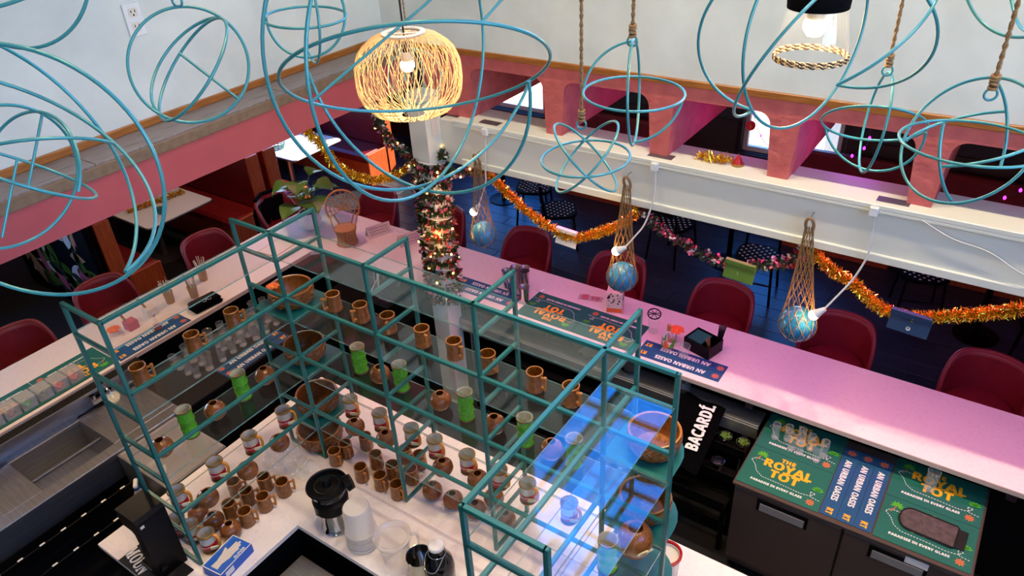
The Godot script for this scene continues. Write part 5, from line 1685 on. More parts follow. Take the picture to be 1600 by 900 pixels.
	for k in 4:
		var rr := 0.115 - 0.028 * k
		tube(bk, arc_pts(Vector3(0, 0.25, -0.06), Vector3(rr, 0, 0), Vector3(0, rr * 1.05, -0.02), -35, 215, 26), 0.004 if k else 0.0075, 6)
	for k in 13:
		var a := deg_to_rad(-30.0 + 240.0 * k / 12)
		tube(bk, [Vector3(0, 0.235, -0.055), Vector3(cos(a) * 0.115, 0.25 + sin(a) * 0.12, -0.06 - 0.02 * sin(a))], 0.003, 5)
	for sx in [-1.0, 1.0]:
		tube(bk, spline([Vector3(sx * 0.07, 0.12, 0.03), Vector3(sx * 0.085, 0.17, 0.0), Vector3(sx * 0.095, 0.20, -0.05)], 8), 0.005, 6)
		tube(bk, [Vector3(sx * 0.04, 0.12, -0.055), Vector3(sx * 0.07, 0.2, -0.06)], 0.005, 6)
	part(w, "fan_back", bk, M.wicker)
	w.scale = Vector3.ONE * 1.35
	# folded printed signs
	for e in [[-1.62, -2.30, 1.15, "folded cream sign with red script near the wicker chair"], [-1.24, -2.32, 1.15, "folded cream sign with red script near the wrapped column"]]:
		var s := thing("tent_sign", e[3], "sign", Vector3(e[0], y, e[1]), e[2])
		var ss := new_st()
		prism(ss, PackedVector2Array([Vector2(-0.05, 0), Vector2(-0.048, 0), Vector2(0, 0.098), Vector2(0.048, 0), Vector2(0.05, 0), Vector2(0.001, 0.104), Vector2(-0.001, 0.104)]), 0.24, Transform3D(Basis(Vector3(0, 0, 1), Vector3(0, 1, 0), Vector3(-1, 0, 0)), Vector3(0.12, 0, 0)))
		part(s, "card", ss, M.off_white)
		var sq := new_st()
		for row in 3:
			var pts := []
			for i in 44:
				var t := float(i) / 43
				var yy := 0.03 + 0.024 * row + 0.009 * sin(t * 38.0 + row) * (0.6 + 0.4 * sin(t * 9.0))
				pts.append(Vector3(-0.10 + 0.2 * t, yy, 0.0505 * (1.0 - yy / 0.104) + 0.0012))
			tube(sq, pts, 0.002, 4)
		part(s, "red_script", sq, M.garland_red)
	var ds := thing("glass_dish", "small bluish glass dish between the two folded signs", "dish", Vector3(-1.45, y, -2.43))
	part(ds, "dish", lathe_mesh([Vector2(0, 0.004), Vector2(0.03, 0.004), Vector2(0.045, 0.03), Vector2(0.043, 0.031), Vector2(0.028, 0.008), Vector2(0, 0.008)], 24), M.clear_glass)
	var pn := thing("black_marker", "short black marker pen lying on the bar by the wrapped column", "pen", Vector3(-0.83, y + 0.009, -2.12), 0.2)
	part(pn, "barrel", tube_mesh([Vector3(-0.05, 0, 0), Vector3(0.04, 0, 0)], 0.009, 10), M.black_plastic)
	part(pn, "cap", tube_mesh([Vector3(0.04, 0, 0), Vector3(0.075, 0, 0)], 0.010, 10), M.black_matte)
	var tab := thing("paper_menu", "cream paper menu lying on the bar beside the potted plant", "menu", Vector3(-2.30, y, -1.62), 0.1)
	part(tab, "sheet", box_mesh(Vector3(0.22, 0.002, 0.28), 0.0, Vector3(0, 0.001, 0)), M.paper_white)
	part(tab, "board", box_mesh(Vector3(0.235, 0.003, 0.30), 0.001, Vector3(0, 0.0, 0)), M.kraft)

func dress_left_bar():
	var y := BAR + 0.0005
	green_mat("green printed mat on the bar beside the blue runners, behind the ribbed strip", Vector3(-2.165, y, 0.475), -PI / 2)
	green_mat("green printed mat on the bar under the row of garnish boxes", Vector3(-2.165, y, 0.98), -PI / 2)
	blue_mat("blue printed runner at the inner bar edge below the straw cups", Vector3(-2.012, y, -0.105), -PI / 2)
	blue_mat("blue printed runner on the bar beside the straw cups", Vector3(-2.112, y, -0.105), -PI / 2)
	# garnish boxes
	var c := thing("garnish_caddy", "row of small clear garnish boxes in a tray on the green mat", "caddy", Vector3(-2.06, y + 0.0045, 0.86))
	part(c, "tray", box_mesh(Vector3(0.15, 0.01, 0.80), 0.003, Vector3(0, 0.005, 0)), M.mat_green)
	var cols := [M.ink_orange, M.ink_orange, M.leaf_pale, M.ink_lime, M.kraft, M.paper_white, M.ink_orange]
	for k in 7:
		var z := -0.34 + 0.115 * k
		var st := new_st()
		for e in [[Vector3(0, 0.012, 0), Vector3(0.12, 0.004, 0.10)], [Vector3(0.058, 0.05, 0), Vector3(0.004, 0.08, 0.10)], [Vector3(-0.058, 0.05, 0), Vector3(0.004, 0.08, 0.10)], [Vector3(0, 0.05, 0.048), Vector3(0.12, 0.08, 0.004)], [Vector3(0, 0.05, -0.048), Vector3(0.12, 0.08, 0.004)]]: bx(st, e[0], e[1])
		var b := part(c, "garnish_box", st, M.clear_plastic, Vector3(0, 0, z))
		part(b, "lid", box_mesh(Vector3(0.128, 0.008, 0.108), 0.004, Vector3(0, 0.094, 0)), M.clear_plastic)
		for q in 5:
			part(b, "garnish", lathe_mesh([Vector2(0, -0.012), Vector2(0.012, -0.008), Vector2(0.016, 0.0), Vector2(0.012, 0.008), Vector2(0, 0.012)], 10), cols[k], Vector3(-0.032 + 0.016 * q, 0.030, 0.018 * sin(q * 2.3)))
	# folded black towel with a white squiggle
	var t := thing("folded_towel", "folded black bar towel with pale stitching at the inner bar edge", "towel", Vector3(-2.05, y, -0.625), -0.1)
	part(t, "fold", box_mesh(Vector3(0.15, 0.035, 0.26), 0.014, Vector3(0, 0.0175, 0)), M.towel_black)
	part(t, "fold", box_mesh(Vector3(0.14, 0.03, 0.25), 0.013, Vector3(0.0, 0.05, 0)), M.towel_black)
	part(t, "stitching", tube_mesh(spline([Vector3(0.03, 0.066, -0.05), Vector3(0.05, 0.066, -0.03), Vector3(0.02, 0.066, -0.01), Vector3(0.05, 0.066, 0.01), Vector3(0.03, 0.066, 0.03)], 20), 0.0015, 5), M.ink_white)
	straw_cup("kraft cup of pale straws beside the folded black towel", Vector3(-2.25, y, -0.66), 1, "")
	straw_cup("kraft cup bristling with straws nearest the bar's rounded corner seat", Vector3(-2.42, y, -0.88), 2, "")
	straw_cup("kraft cup of straws between the other straw cups", Vector3(-2.36, y, -0.50), 3, "")
	for e in [[-2.30, -0.10, "wooden clothes peg standing in a pink holder by the blue runners", 4], [-2.34, -0.30, "wooden clothes peg standing in a pale holder between straw cups", 5]]:
		var o := thing("peg_holder", e[2], "holder", Vector3(e[0], y, e[1]))
		part(o, "holder", box_mesh(Vector3(0.09, 0.08, 0.09), 0.006, Vector3(0, 0.04, 0)), M.garland_pink if e[3] == 4 else M.off_white)
		part(o, "peg", box_mesh(Vector3(0.022, 0.13, 0.012), 0.002, Vector3(0, 0.13, 0)), M.kraft, Vector3.ZERO, Vector3(0.2, 0.3, 0.25))
	var f := thing("table_flower", "bright orange paper flower on the bar behind the green mat", "flower", Vector3(-2.33, y + 0.04, 0.03))
	flower(f, 0.06, M.ink_orange)
	part(f, "stand", lathe_mesh([Vector2(0, -0.04), Vector2(0.03, -0.04), Vector2(0.02, -0.005), Vector2(0, 0)], 14), M.off_white)
	var b := thing("bitters_bottle", "small clear bottle of dark red bitters on the blue runners", "bottle", Vector3(-2.09, y + 0.0045, -0.20))
	part(b, "bottle", lathe_mesh([Vector2(0, 0), Vector2(0.03, 0), Vector2(0.036, 0.015), Vector2(0.03, 0.05), Vector2(0.012, 0.075), Vector2(0.010, 0.13)], 24), M.clear_glass)
	part(b, "bitters", lathe_mesh([Vector2(0, 0.003), Vector2(0.027, 0.003), Vector2(0.033, 0.015), Vector2(0.029, 0.035), Vector2(0, 0.035)], 24), M.garland_red)
	part(b, "spout", lathe_mesh([Vector2(0.011, 0.128), Vector2(0.012, 0.14), Vector2(0.005, 0.15), Vector2(0, 0.165)], 12), M.chrome)

# ------------------------------------------------------------------ stools, booths, far room
func make_stool() -> Node3D:
	var o := Node3D.new()
	# curved back: angle round the seat, height falling towards the arms
	var n := 28
	var m := 8
	var S := func(u: float, v: float, off: float) -> Vector3:
		var th := deg_to_rad(lerpf(-100.0, 100.0, u))
		var edge := absf(u - 0.5) * 2.0
		var top := 1.045 - 0.32 * pow(clampf((edge - 0.42) / 0.58, 0.0, 1.0), 2.0)
		var y := lerpf(0.68, top, v)
		var fl := 1.0 + 0.12 * v - 0.04 * v * v
		var rx: float = 0.242 * fl + off
		var rz: float = 0.215 * fl + off
		return Vector3(sin(th) * rx, y, -cos(th) * rz + 0.0)
	var st := new_st()
	for i in n:
		for j in m:
			var u0 := float(i) / n
			var u1 := float(i + 1) / n
			var v0 := float(j) / m
			var v1 := float(j + 1) / m
			for off in [0.017, -0.017]:
				flat_quad(st, S.call(u0, v0, off), S.call(u1, v0, off), S.call(u1, v1, off), S.call(u0, v1, off))
	for i in n:
		var u0 := float(i) / n
		var u1 := float(i + 1) / n
		for v in [0.0, 1.0]: flat_quad(st, S.call(u0, v, -0.017), S.call(u1, v, -0.017), S.call(u1, v, 0.017), S.call(u0, v, 0.017))
	st.index()
	st.generate_normals()
	part(o, "backrest", st, M.maroon_leather)
	var pp := []
	for i in n + 1: pp.append(S.call(float(i) / n, 1.0, 0.0))
	part(o, "piping", tube_mesh(pp, 0.0185, 8), M.maroon_leather)
	part(o, "seat", lathe_mesh([Vector2(0, 0.655), Vector2(0.20, 0.655), Vector2(0.235, 0.67), Vector2(0.24, 0.70), Vector2(0.225, 0.735), Vector2(0.18, 0.75), Vector2(0, 0.755)], 36), M.maroon_leather)
	for a in 4:
		var t := deg_to_rad(45.0 + 90.0 * a)
		part(o, "leg", tube_mesh([Vector3(cos(t) * 0.15, 0.66, sin(t) * 0.15), Vector3(cos(t) * 0.26, 0.0, sin(t) * 0.26)], [0.018, 0.012], 10), M.black_plastic)
	var fr := new_st()
	hoop(fr, Vector3(0, 0.26, 0), Vector3.UP, 0.222, 0.009, 36, 8)
	part(o, "foot_ring", fr, M.black_plastic)
	return o

func build_stools():
	var p := make_stool()
	var front := [-2.30, -1.39, -0.36, 0.61, 1.57, 2.50, 3.50, 4.5]
	var sp := []
	for x in front: sp.append([x, -2.93])
	place(p, "bar_stool", "%s maroon leather bar stool from the bar corner along the long front bar", "bar stool", "maroon stools along the long front bar", sp, 0.0, func(i): return 0.06 * sin(i * 2.7))
	place(p, "bar_stool", "%s maroon leather bar stool from the jacket stool on the sink side bar", "bar stool", "maroon stools along the bar by the sinks", [[-3.06, -1.40], [-3.16, -0.36], [-3.08, 0.47], [-3.08, 1.4]], 0.0, func(i): return PI / 2 + 0.08 * sin(i * 2.7))
	place(p, "bar_stool", "maroon leather bar stool with a dark jacket hung over it", "bar stool", "", [[-3.14, -2.36]], 0.0, func(i): return PI / 2 + 0.25)
	p.free()
	var j := thing("jacket", "dark navy jacket hung over a maroon bar stool", "jacket", Vector3(-3.14, 0, -2.36), PI / 2 + 0.25)
	var st := new_st()
	var n := 16
	var m := 8
	var f := FastNoiseLite.new()
	f.seed = 3
	f.frequency = 2.2
	var S := func(u: float, v: float) -> Vector3:
		var th := deg_to_rad(lerpf(-52.0, 62.0, u))
		var y := 1.065 - 0.52 * absf(v * 2.0 - 1.0)
		var side := 1.0 if v > 0.5 else -1.0
		var r := 0.255 + side * 0.045 * clampf(absf(v * 2.0 - 1.0) * 6.0, 0, 1) + 0.02 * f.get_noise_2d(u * 3.0, v * 3.0)
		return Vector3(sin(th) * r, y, -cos(th) * r * 0.94)
	for i in n:
		for k in m * 2:
			flat_quad(st, S.call(float(i) / n, float(k) / (m * 2)), S.call(float(i + 1) / n, float(k) / (m * 2)), S.call(float(i + 1) / n, float(k + 1) / (m * 2)), S.call(float(i) / n, float(k + 1) / (m * 2)))
	part(j, "cloth", st, M.jacket_navy)
	part(j, "collar", tube_mesh([S.call(0.2, 0.5) + Vector3(0, 0.01, 0), S.call(0.5, 0.5) + Vector3(0, 0.02, 0), S.call(0.8, 0.5) + Vector3(0, 0.01, 0)], 0.022, 8), M.jacket_navy)

func booth_bench(label: String, at: Vector3, facing: float, length := 1.75):
	# bench runs along x from the wall; facing +1 looks to +z
	var o := thing("booth_bench", label, "bench", at)
	part(o, "seat", box_mesh(Vector3(length, 0.14, 0.50), 0.035, Vector3(0, 0.40, facing * 0.28)), M.booth_maroon)
	part(o, "plinth", box_mesh(Vector3(length - 0.02, 0.33, 0.44), 0.004, Vector3(0, 0.165, facing * 0.26)), M.booth_wood)
	part(o, "backrest", box_mesh(Vector3(length, 0.72, 0.13), 0.04, Vector3(0, 0.81, facing * 0.07)), M.booth_maroon)
	part(o, "end_panel", box_mesh(Vector3(0.035, 1.15, 0.17), 0.006, Vector3(length / 2 + 0.018, 0.575, facing * 0.06)), M.booth_wood)
	part(o, "end_panel", box_mesh(Vector3(0.035, 0.47, 0.42), 0.006, Vector3(length / 2 + 0.018, 0.235, facing * 0.31)), M.booth_wood)

func booth_table(label: String, at: Vector3):
	var o := thing("booth_table", label, "table", at)
	var st := new_st()
	lay(st, round_rect(1.35, 0.86, 0.05), 0.028, 0.722)
	part(o, "table_top", st, M.white_plastic)
	part(o, "edge_band", tube_rect(1.35, 0.86), M.galvanised)
	part(o, "pedestal", lathe_mesh([Vector2(0, 0), Vector2(0.22, 0.0), Vector2(0.22, 0.015), Vector2(0.04, 0.03), Vector2(0.035, 0.722)], 24), M.galvanised)

func tube_rect(w: float, d: float) -> Mesh:
	var pts := []
	for q in round_rect(w, d, 0.05, 4): pts.append(Vector3(q.x, 0.736, q.y))
	return tube_mesh(pts, 0.012, 6, true)

func build_booths():
	booth_table("white booth table in sunlight with metal rim and gold tinsel near it", Vector3(-5.12, 0, -4.10))
	booth_table("white booth table next to the leafy wall panel", Vector3(-5.12, 0, -1.97))
	booth_bench("maroon booth bench behind the sunlit table, against the far side", Vector3(-5.12, 0, -5.25), 1.0)
	booth_bench("maroon booth bench with its back to the neighbouring booth, facing the sunlit table", Vector3(-5.12, 0, -3.10), -1.0)
	booth_bench("maroon booth bench backing onto the sunlit booth, facing the second table", Vector3(-5.12, 0, -2.96), 1.0)
	booth_bench("maroon booth bench beside the leafy wall panel", Vector3(-5.12, 0, -0.92), -1.0)
	# leafy panel at the end of the row
	var w := thing("wallpaper_panel", "dark panel with big painted leaves and pale flowers at the end of the booths", "wall panel", Vector3(-5.12, 0, -0.80))
	part(w, "board", box_mesh(Vector3(1.85, 1.75, 0.06), 0.004, Vector3(0, 0.875, 0)), M.jacket_navy)
	var g := RandomNumberGenerator.new()
	g.seed = 4
	for k in 90:
		var st := new_st()
		var a := g.randf() * TAU
		var L := g.randf_range(0.26, 0.48)
		var wd := L * g.randf_range(0.28, 0.42)
		var c := Vector2(g.randf_range(-0.74, 0.74), g.randf_range(0.2, 1.55))
		var ax := Vector2(cos(a), sin(a))
		var py := ax.orthogonal()
		var poly := PackedVector2Array()
		for i in 9:
			var t := float(i) / 8
			poly.append(c + ax * (t - 0.5) * L + py * wd * 0.5 * sin(PI * pow(t, 0.8)))
		for i in range(7, 0, -1):
			var t := float(i) / 8
			poly.append(c + ax * (t - 0.5) * L - py * wd * 0.5 * sin(PI * pow(t, 0.8)))
		for zz in [0.0305, -0.0325]:
			prism(st, poly, 0.002, Transform3D(Basis(), Vector3(0, 0, zz + 0.0006 * (k % 3))))
		part(w, "painted_leaf", st, [M.leaf_green, M.leaf_pale, M.kraft, M.garland_green, M.off_white, M.garland_pink, M.leaf_pale][k % 7])
	var bl := thing("red_bauble", "shiny red bauble hung against the dark leafy panel", "ornament", Vector3(-4.55, 1.28, -0.72))
	part(bl, "ball", ball_mesh(0.075), M.red_paint)
	part(bl, "cap", lathe_mesh([Vector2(0.015, 0.072), Vector2(0.015, 0.09), Vector2(0, 0.092)], 12), M.can_gold)
	part(bl, "string", tube_mesh([Vector3(0, 0.09, 0), Vector3(0, 1.75, 0)], 0.002, 5), M.cord_black)
	var bo := thing("wire_basket", "dark wire basket on the sunlit booth table", "basket", Vector3(-5.0, 0.75, -3.86))
	var bs := new_st()
	for k in 4: hoop(bs, Vector3(0, 0.006 + 0.022 * k, 0), Vector3.UP, 0.09 + 0.012 * k, 0.005, 28, 6)
	for k in 14:
		var a := TAU * k / 14
		tube(bs, [Vector3(cos(a) * 0.09, 0.004, sin(a) * 0.09), Vector3(cos(a) * 0.128, 0.075, sin(a) * 0.128)], 0.004, 5)
	part(bo, "wire_frame", bs, M.ink_teal)
	var cn := thing("table_candle", "small dark glass candle holder on the second booth table", "candle holder", Vector3(-4.66, 0.75, -1.85))
	part(cn, "holder", lathe_mesh([Vector2(0, 0), Vector2(0.03, 0), Vector2(0.042, 0.03), Vector2(0.035, 0.07), Vector2(0.038, 0.078), Vector2(0.03, 0.07), Vector2(0, 0.02)], 20), M.ink_teal)

func ball_mesh(r: float) -> Mesh:
	var p := []
	for i in 13:
		var t := deg_to_rad(-90.0 + 180.0 * i / 12)
		p.append(Vector2(maxf(cos(t), 0.0) * r, sin(t) * r))
	return lathe_mesh(p, 24)

func build_far_room():
	# bistro chairs
	var o := Node3D.new()
	var ws := new_st()
	lay(ws, round_rect(0.44, 0.42, 0.14, 6), 0.03, 0.44)
	part(o, "seat", ws, M.black_matte)
	for i in 10:
		for j in 10:
			if (i + j) % 2: continue
			var q := Vector2(-0.18 + 0.04 * i, -0.17 + 0.038 * j)
			if q.length() > 0.21: continue
			part(o, "woven_check", box_mesh(Vector3(0.02, 0.003, 0.018)), M.paper_white, Vector3(q.x, 0.4715, q.y))
	for sx in [-1.0, 1.0]:
		part(o, "leg", tube_mesh([Vector3(sx * 0.17, 0.44, 0.16), Vector3(sx * 0.20, 0.0, 0.20)], 0.014, 8), M.black_plastic)
		part(o, "leg", tube_mesh([Vector3(sx * 0.20, 0.0, -0.21), Vector3(sx * 0.17, 0.44, -0.17), Vector3(sx * 0.16, 0.85, -0.22)], 0.014, 8), M.black_plastic)
	part(o, "back_hoop", tube_mesh(arc_pts(Vector3(0, 0.72, -0.215), Vector3(0.165, 0, 0), Vector3(0, 0.17, -0.02), 0, 180, 16), 0.014, 8), M.black_plastic)
	part(o, "back_panel", box_mesh(Vector3(0.29, 0.20, 0.014), 0.004, Vector3(0, 0.72, -0.215)), M.black_matte)
	part(o, "stretcher", tube_mesh([Vector3(-0.18, 0.22, 0.18), Vector3(0.18, 0.22, 0.18)], 0.009, 8), M.black_plastic)
	place(o, "bistro_chair", "black and white woven bistro chair at the dark round tables beyond the bar", "chair", "bistro chairs beyond the bar", [[-1.60, -5.0], [0.30, -4.95], [2.83, -5.15], [-1.0, -4.6], [1.35, -4.7], [3.9, -4.75]], 0.0, func(i): return [0.4, 2.9, 0.3, 2.2, 0.1, 3.0][i])
	o.free()
	# round tables
	for e in [[-2.3, -5.3, "dark round bistro table near the booths beyond the bar"], [0.9, -5.15, "dark round bistro table in the middle beyond the bar"], [3.4, -5.0, "dark round bistro table beyond the bar's far end"]]:
		var t := thing("bistro_table", e[2], "table", Vector3(e[0], 0, e[1]))
		part(t, "table_top", lathe_mesh([Vector2(0, 0.72), Vector2(0.33, 0.72), Vector2(0.34, 0.735), Vector2(0.33, 0.75), Vector2(0, 0.75)], 32), M.rail_brown)
		part(t, "pedestal", lathe_mesh([Vector2(0, 0), Vector2(0.2, 0), Vector2(0.2, 0.012), Vector2(0.03, 0.03), Vector2(0.03, 0.72)], 20), M.black_plastic)
	# wainscot rail and floral band on the far wall
	var st := new_st()
	bx(st, Vector3(0.3, 0.385, FAR_Z + 0.02), Vector3(RIGHT_X - LEFT_X - 0.1, 0.75, 0.03), 0.003)
	for q in [[LEFT_X, -3.95], [-2.34, 0.41], [1.66, RIGHT_X]]: bx(st, Vector3((q[0] + q[1]) / 2, 0.96, FAR_Z + 0.02), Vector3(q[1] - q[0], 0.40, 0.03), 0.003)
	struct("baseboard_far", st, M.rail_brown)
	# pale leaves printed on the dark wallpaper above the wainscot
	var wp := Node3D.new()
	wp.name = "wall_paper_print"
	add_child(wp)
	wp.set_meta("kind", "structure")
	var g := RandomNumberGenerator.new()
	g.seed = 14
	for k in 90:
		var cx := g.randf_range(-2.1, 5.6)
		var cy := g.randf_range(1.25, 2.35)
		if cx > 0.25 and cx < 1.8: continue
		var sp := new_st()
		var a := g.randf() * TAU
		var L := g.randf_range(0.18, 0.36)
		var ax := Vector2(cos(a), sin(a))
		var poly := PackedVector2Array()
		for i in 7: poly.append(Vector2(cx, cy) + ax * (i / 6.0 - 0.5) * L + ax.orthogonal() * L * 0.2 * sin(PI * i / 6.0))
		for i in range(5, 0, -1): poly.append(Vector2(cx, cy) + ax * (i / 6.0 - 0.5) * L - ax.orthogonal() * L * 0.2 * sin(PI * i / 6.0))
		prism(sp, poly, 0.0015, Transform3D(Basis(), Vector3(0, 0, FAR_Z + 0.0005 * (k % 4))))
		part(wp, "printed_leaf", sp, [M.galvanised, M.mat_green, M.off_white, M.garland_green][k % 4])
	# wall benches under the far windows
	for e in [[1.85, "maroon wall bench under the far window, middle one"], [3.3, "maroon wall bench at the far wall's end"], [-1.2, "maroon wall bench between the far windows"]]:
		var b := thing("wall_bench", e[1], "bench", Vector3(e[0], 0, FAR_Z + 0.42))
		part(b, "seat", box_mesh(Vector3(1.2, 0.14, 0.5), 0.03, Vector3(0, 0.42, 0.05)), M.booth_maroon)
		part(b, "plinth", box_mesh(Vector3(1.18, 0.35, 0.42), 0.004, Vector3(0, 0.175, 0.03)), M.booth_wood)
		part(b, "backrest", box_mesh(Vector3(1.2, 0.55, 0.12), 0.03, Vector3(0, 0.77, -0.2)), M.booth_maroon)
	# purple fairy lights strung behind the arcade
	var runs := [[Vector3(0.95, 3.03, -2.6), Vector3(1.25, 2.60, -2.7), Vector3(1.35, 2.85, -2.8)], [Vector3(1.62, 3.03, -2.6), Vector3(1.9, 2.55, -2.5), Vector3(2.02, 3.03, -2.5)], [Vector3(2.45, 3.03, -2.5), Vector3(2.5, 2.7, -2.4), Vector3(2.4, 2.62, -2.3)], [Vector3(3.3, 3.03, -2.3), Vector3(3.32, 2.7, -2.2), Vector3(3.2, 2.62, -2.1)], [Vector3(0.62, 3.03, -2.5), Vector3(0.52, 2.75, -2.4), Vector3(0.60, 2.66, -2.2)]]
	var labs := ["string of purple fairy lights in the second arcade opening", "string of purple fairy lights with the red bauble in the third arcade opening", "string of purple fairy lights in the fourth arcade opening", "string of purple fairy lights in the fifth arcade opening", "string of purple fairy lights in the first arcade opening"]
	for k in runs.size():
		var t := thing("fairy_light_string", labs[k], "fairy lights")
		var pts := spline(runs[k], 22)
		part(t, "wire", tube_mesh(pts, 0.002, 5), M.cord_black)
		for i in range(1, 22, 3):
			part(t, "fairy_bulb", lathe_mesh([Vector2(0, -0.012), Vector2(0.007, -0.006), Vector2(0.007, 0.004), Vector2(0, 0.012)], 8), M.fairy_purple, pts[i])
	omni(get_node("fairy_light_string_001"), "purple_fairy_light", Vector3(1.8, 2.7, -2.45), Color(0.85, 0.2, 1.0), 0.05, 0.15)
	omni(get_node("fairy_light_string"), "purple_fairy_light", Vector3(1.15, 2.75, -2.55), Color(0.85, 0.2, 1.0), 0.05, 0.15)
	omni(get_node("fairy_light_string_002"), "purple_fairy_light", Vector3(2.5, 2.75, -2.3), Color(0.85, 0.2, 1.0), 0.05, 0.15)
	var bl := thing("hanging_bauble", "dark red bauble on the fairy lights of the third arcade opening", "ornament", Vector3(1.865, 2.78, -2.2))
	part(bl, "ball", ball_mesh(0.03), M.red_paint)
	part(bl, "string", tube_mesh([Vector3(0, 0.03, 0), Vector3(0, 0.24, 0)], 0.0015, 5), M.cord_black)
	# little hat with a tinsel tuft on the beam shelf
	var ht := thing("party_hat", "tiny red cone hat with gold trim on the beam shelf", "ornament", Vector3(1.90, 2.633, -1.93))
	part(ht, "cone", lathe_mesh([Vector2(0, 0), Vector2(0.035, 0.0), Vector2(0.018, 0.04), Vector2(0, 0.075)], 18), M.red_paint)
	part(ht, "gold_band", lathe_mesh([Vector2(0.036, 0.002), Vector2(0.038, 0.006), Vector2(0.032, 0.014)], 18), M.can_gold)
	var tf := thing("tinsel_tuft", "short tuft of gold tinsel lying on the beam shelf by the red hat", "tinsel", Vector3.ZERO)
	part(tf, "foil_fringe", tinsel([Vector3(1.66, 2.655, -1.92), Vector3(1.76, 2.66, -1.90), Vector3(1.85, 2.66, -1.92)], 0.045, 120, 91, 0.004), M.gold_foil).set_meta("kind", "stuff")

# foil strips standing off a line
func tinsel(path: Array, r: float, count: int, seed_: int, w := 0.005) -> Mesh:
	var g := RandomNumberGenerator.new()
	g.seed = seed_
	var pts := spline(path, 80)
	var st := new_st()
	for k in count:
		var f := g.randf() * 79.0
		var i := int(f)
		var c: Vector3 = pts[i].lerp(pts[i + 1], f - i)
		var d := Vector3(g.randfn(), g.randfn(), g.randfn()).normalized()
		var s := d.cross(Vector3(g.randfn(), g.randfn(), g.randfn())).normalized() * w * g.randf_range(0.7, 1.4)
		var L := r * g.randf_range(0.55, 1.15)
		var bend := Vector3(g.randfn(), g.randfn(), g.randfn()) * L * 0.18
		var m := c + d * L * 0.55 + bend
		var e := c + d * L
		flat_quad(st, c - s, c + s, m + s, m - s)
		flat_quad(st, m - s, m + s, e + s * 0.6, e - s * 0.6)
	tube(st, pts, 0.004, 5)
	return st.commit()

# ------------------------------------------------------------------ hung things
func rope_mesh(a: Vector3, b: Vector3, r: float) -> Mesh:
	# two strands twisted round each other
	var st := new_st()
	var L := (b - a).length()
	var d := (b - a) / L
	var x := d.cross(Vector3.RIGHT).normalized()
	var y := d.cross(x)
	var n := int(clampf(L / 0.012, 8, 240))
	for s in 2:
		var p := []
		for i in n + 1:
			var t := float(i) / n
			var th := t * L / 0.045 * TAU + PI * s
			p.append(a + d * L * t + (x * cos(th) + y * sin(th)) * r * 0.5)
		tube(st, p, r * 0.55, 5)
	return st.commit()

func sculpture(label: String, hoops: Array, tube_r: float, rope_at := Vector3.INF, rods: Array = []):
	var c := Vector3.ZERO
	for h in hoops: c += Vector3(h[0], h[1], h[2]) / hoops.size()
	var o := thing("hoop_sculpture", label, "sculpture", c)
	for h in hoops:
		var st := new_st()
		hoop(st, Vector3(h[0], h[1], h[2]) - c, Vector3(h[3], h[4], h[5]), h[6], tube_r, 72, 8, h[7] if h.size() > 7 else 0.0, h[8] if h.size() > 7 else 360.0)
		part(o, "hoop", st, M.hoop_teal)
	for q in rods:
		part(o, "rod", tube_mesh([q[0] - c, q[1] - c], tube_r * 0.85, 8), M.hoop_teal)
	var top := rope_at - c
	if rope_at == Vector3.INF:
		var h: Array = hoops[0]
		var best := -9.0
		var n := Vector3(h[3], h[4], h[5]).normalized()
		var up := (Vector3.UP - n * n.y).normalized()
		top = Vector3(h[0], h[1], h[2]) + up * h[6] - c
	var eye := new_st()
	hoop(eye, top + Vector3(0, 0.014, 0), Vector3(0.4, 0, 1), 0.014, tube_r * 0.8, 18, 6)
	part(o, "hanging_eye", eye, M.hoop_teal)
	var rp := part(o, "rope", rope_mesh(top + Vector3(0, 0.026, 0), Vector3(top.x, ROOF - c.y, top.z), 0.0065), M.rope)
	var kn := new_st()
	for k in 4: hoop(kn, top + Vector3(0, 0.03 + 0.009 * k, 0), Vector3(0.25 * sin(k * 2.0), 1, 0.25 * cos(k * 2.0)), 0.0075, 0.0048, 14, 6)
	part(rp, "knot", kn, M.rope)

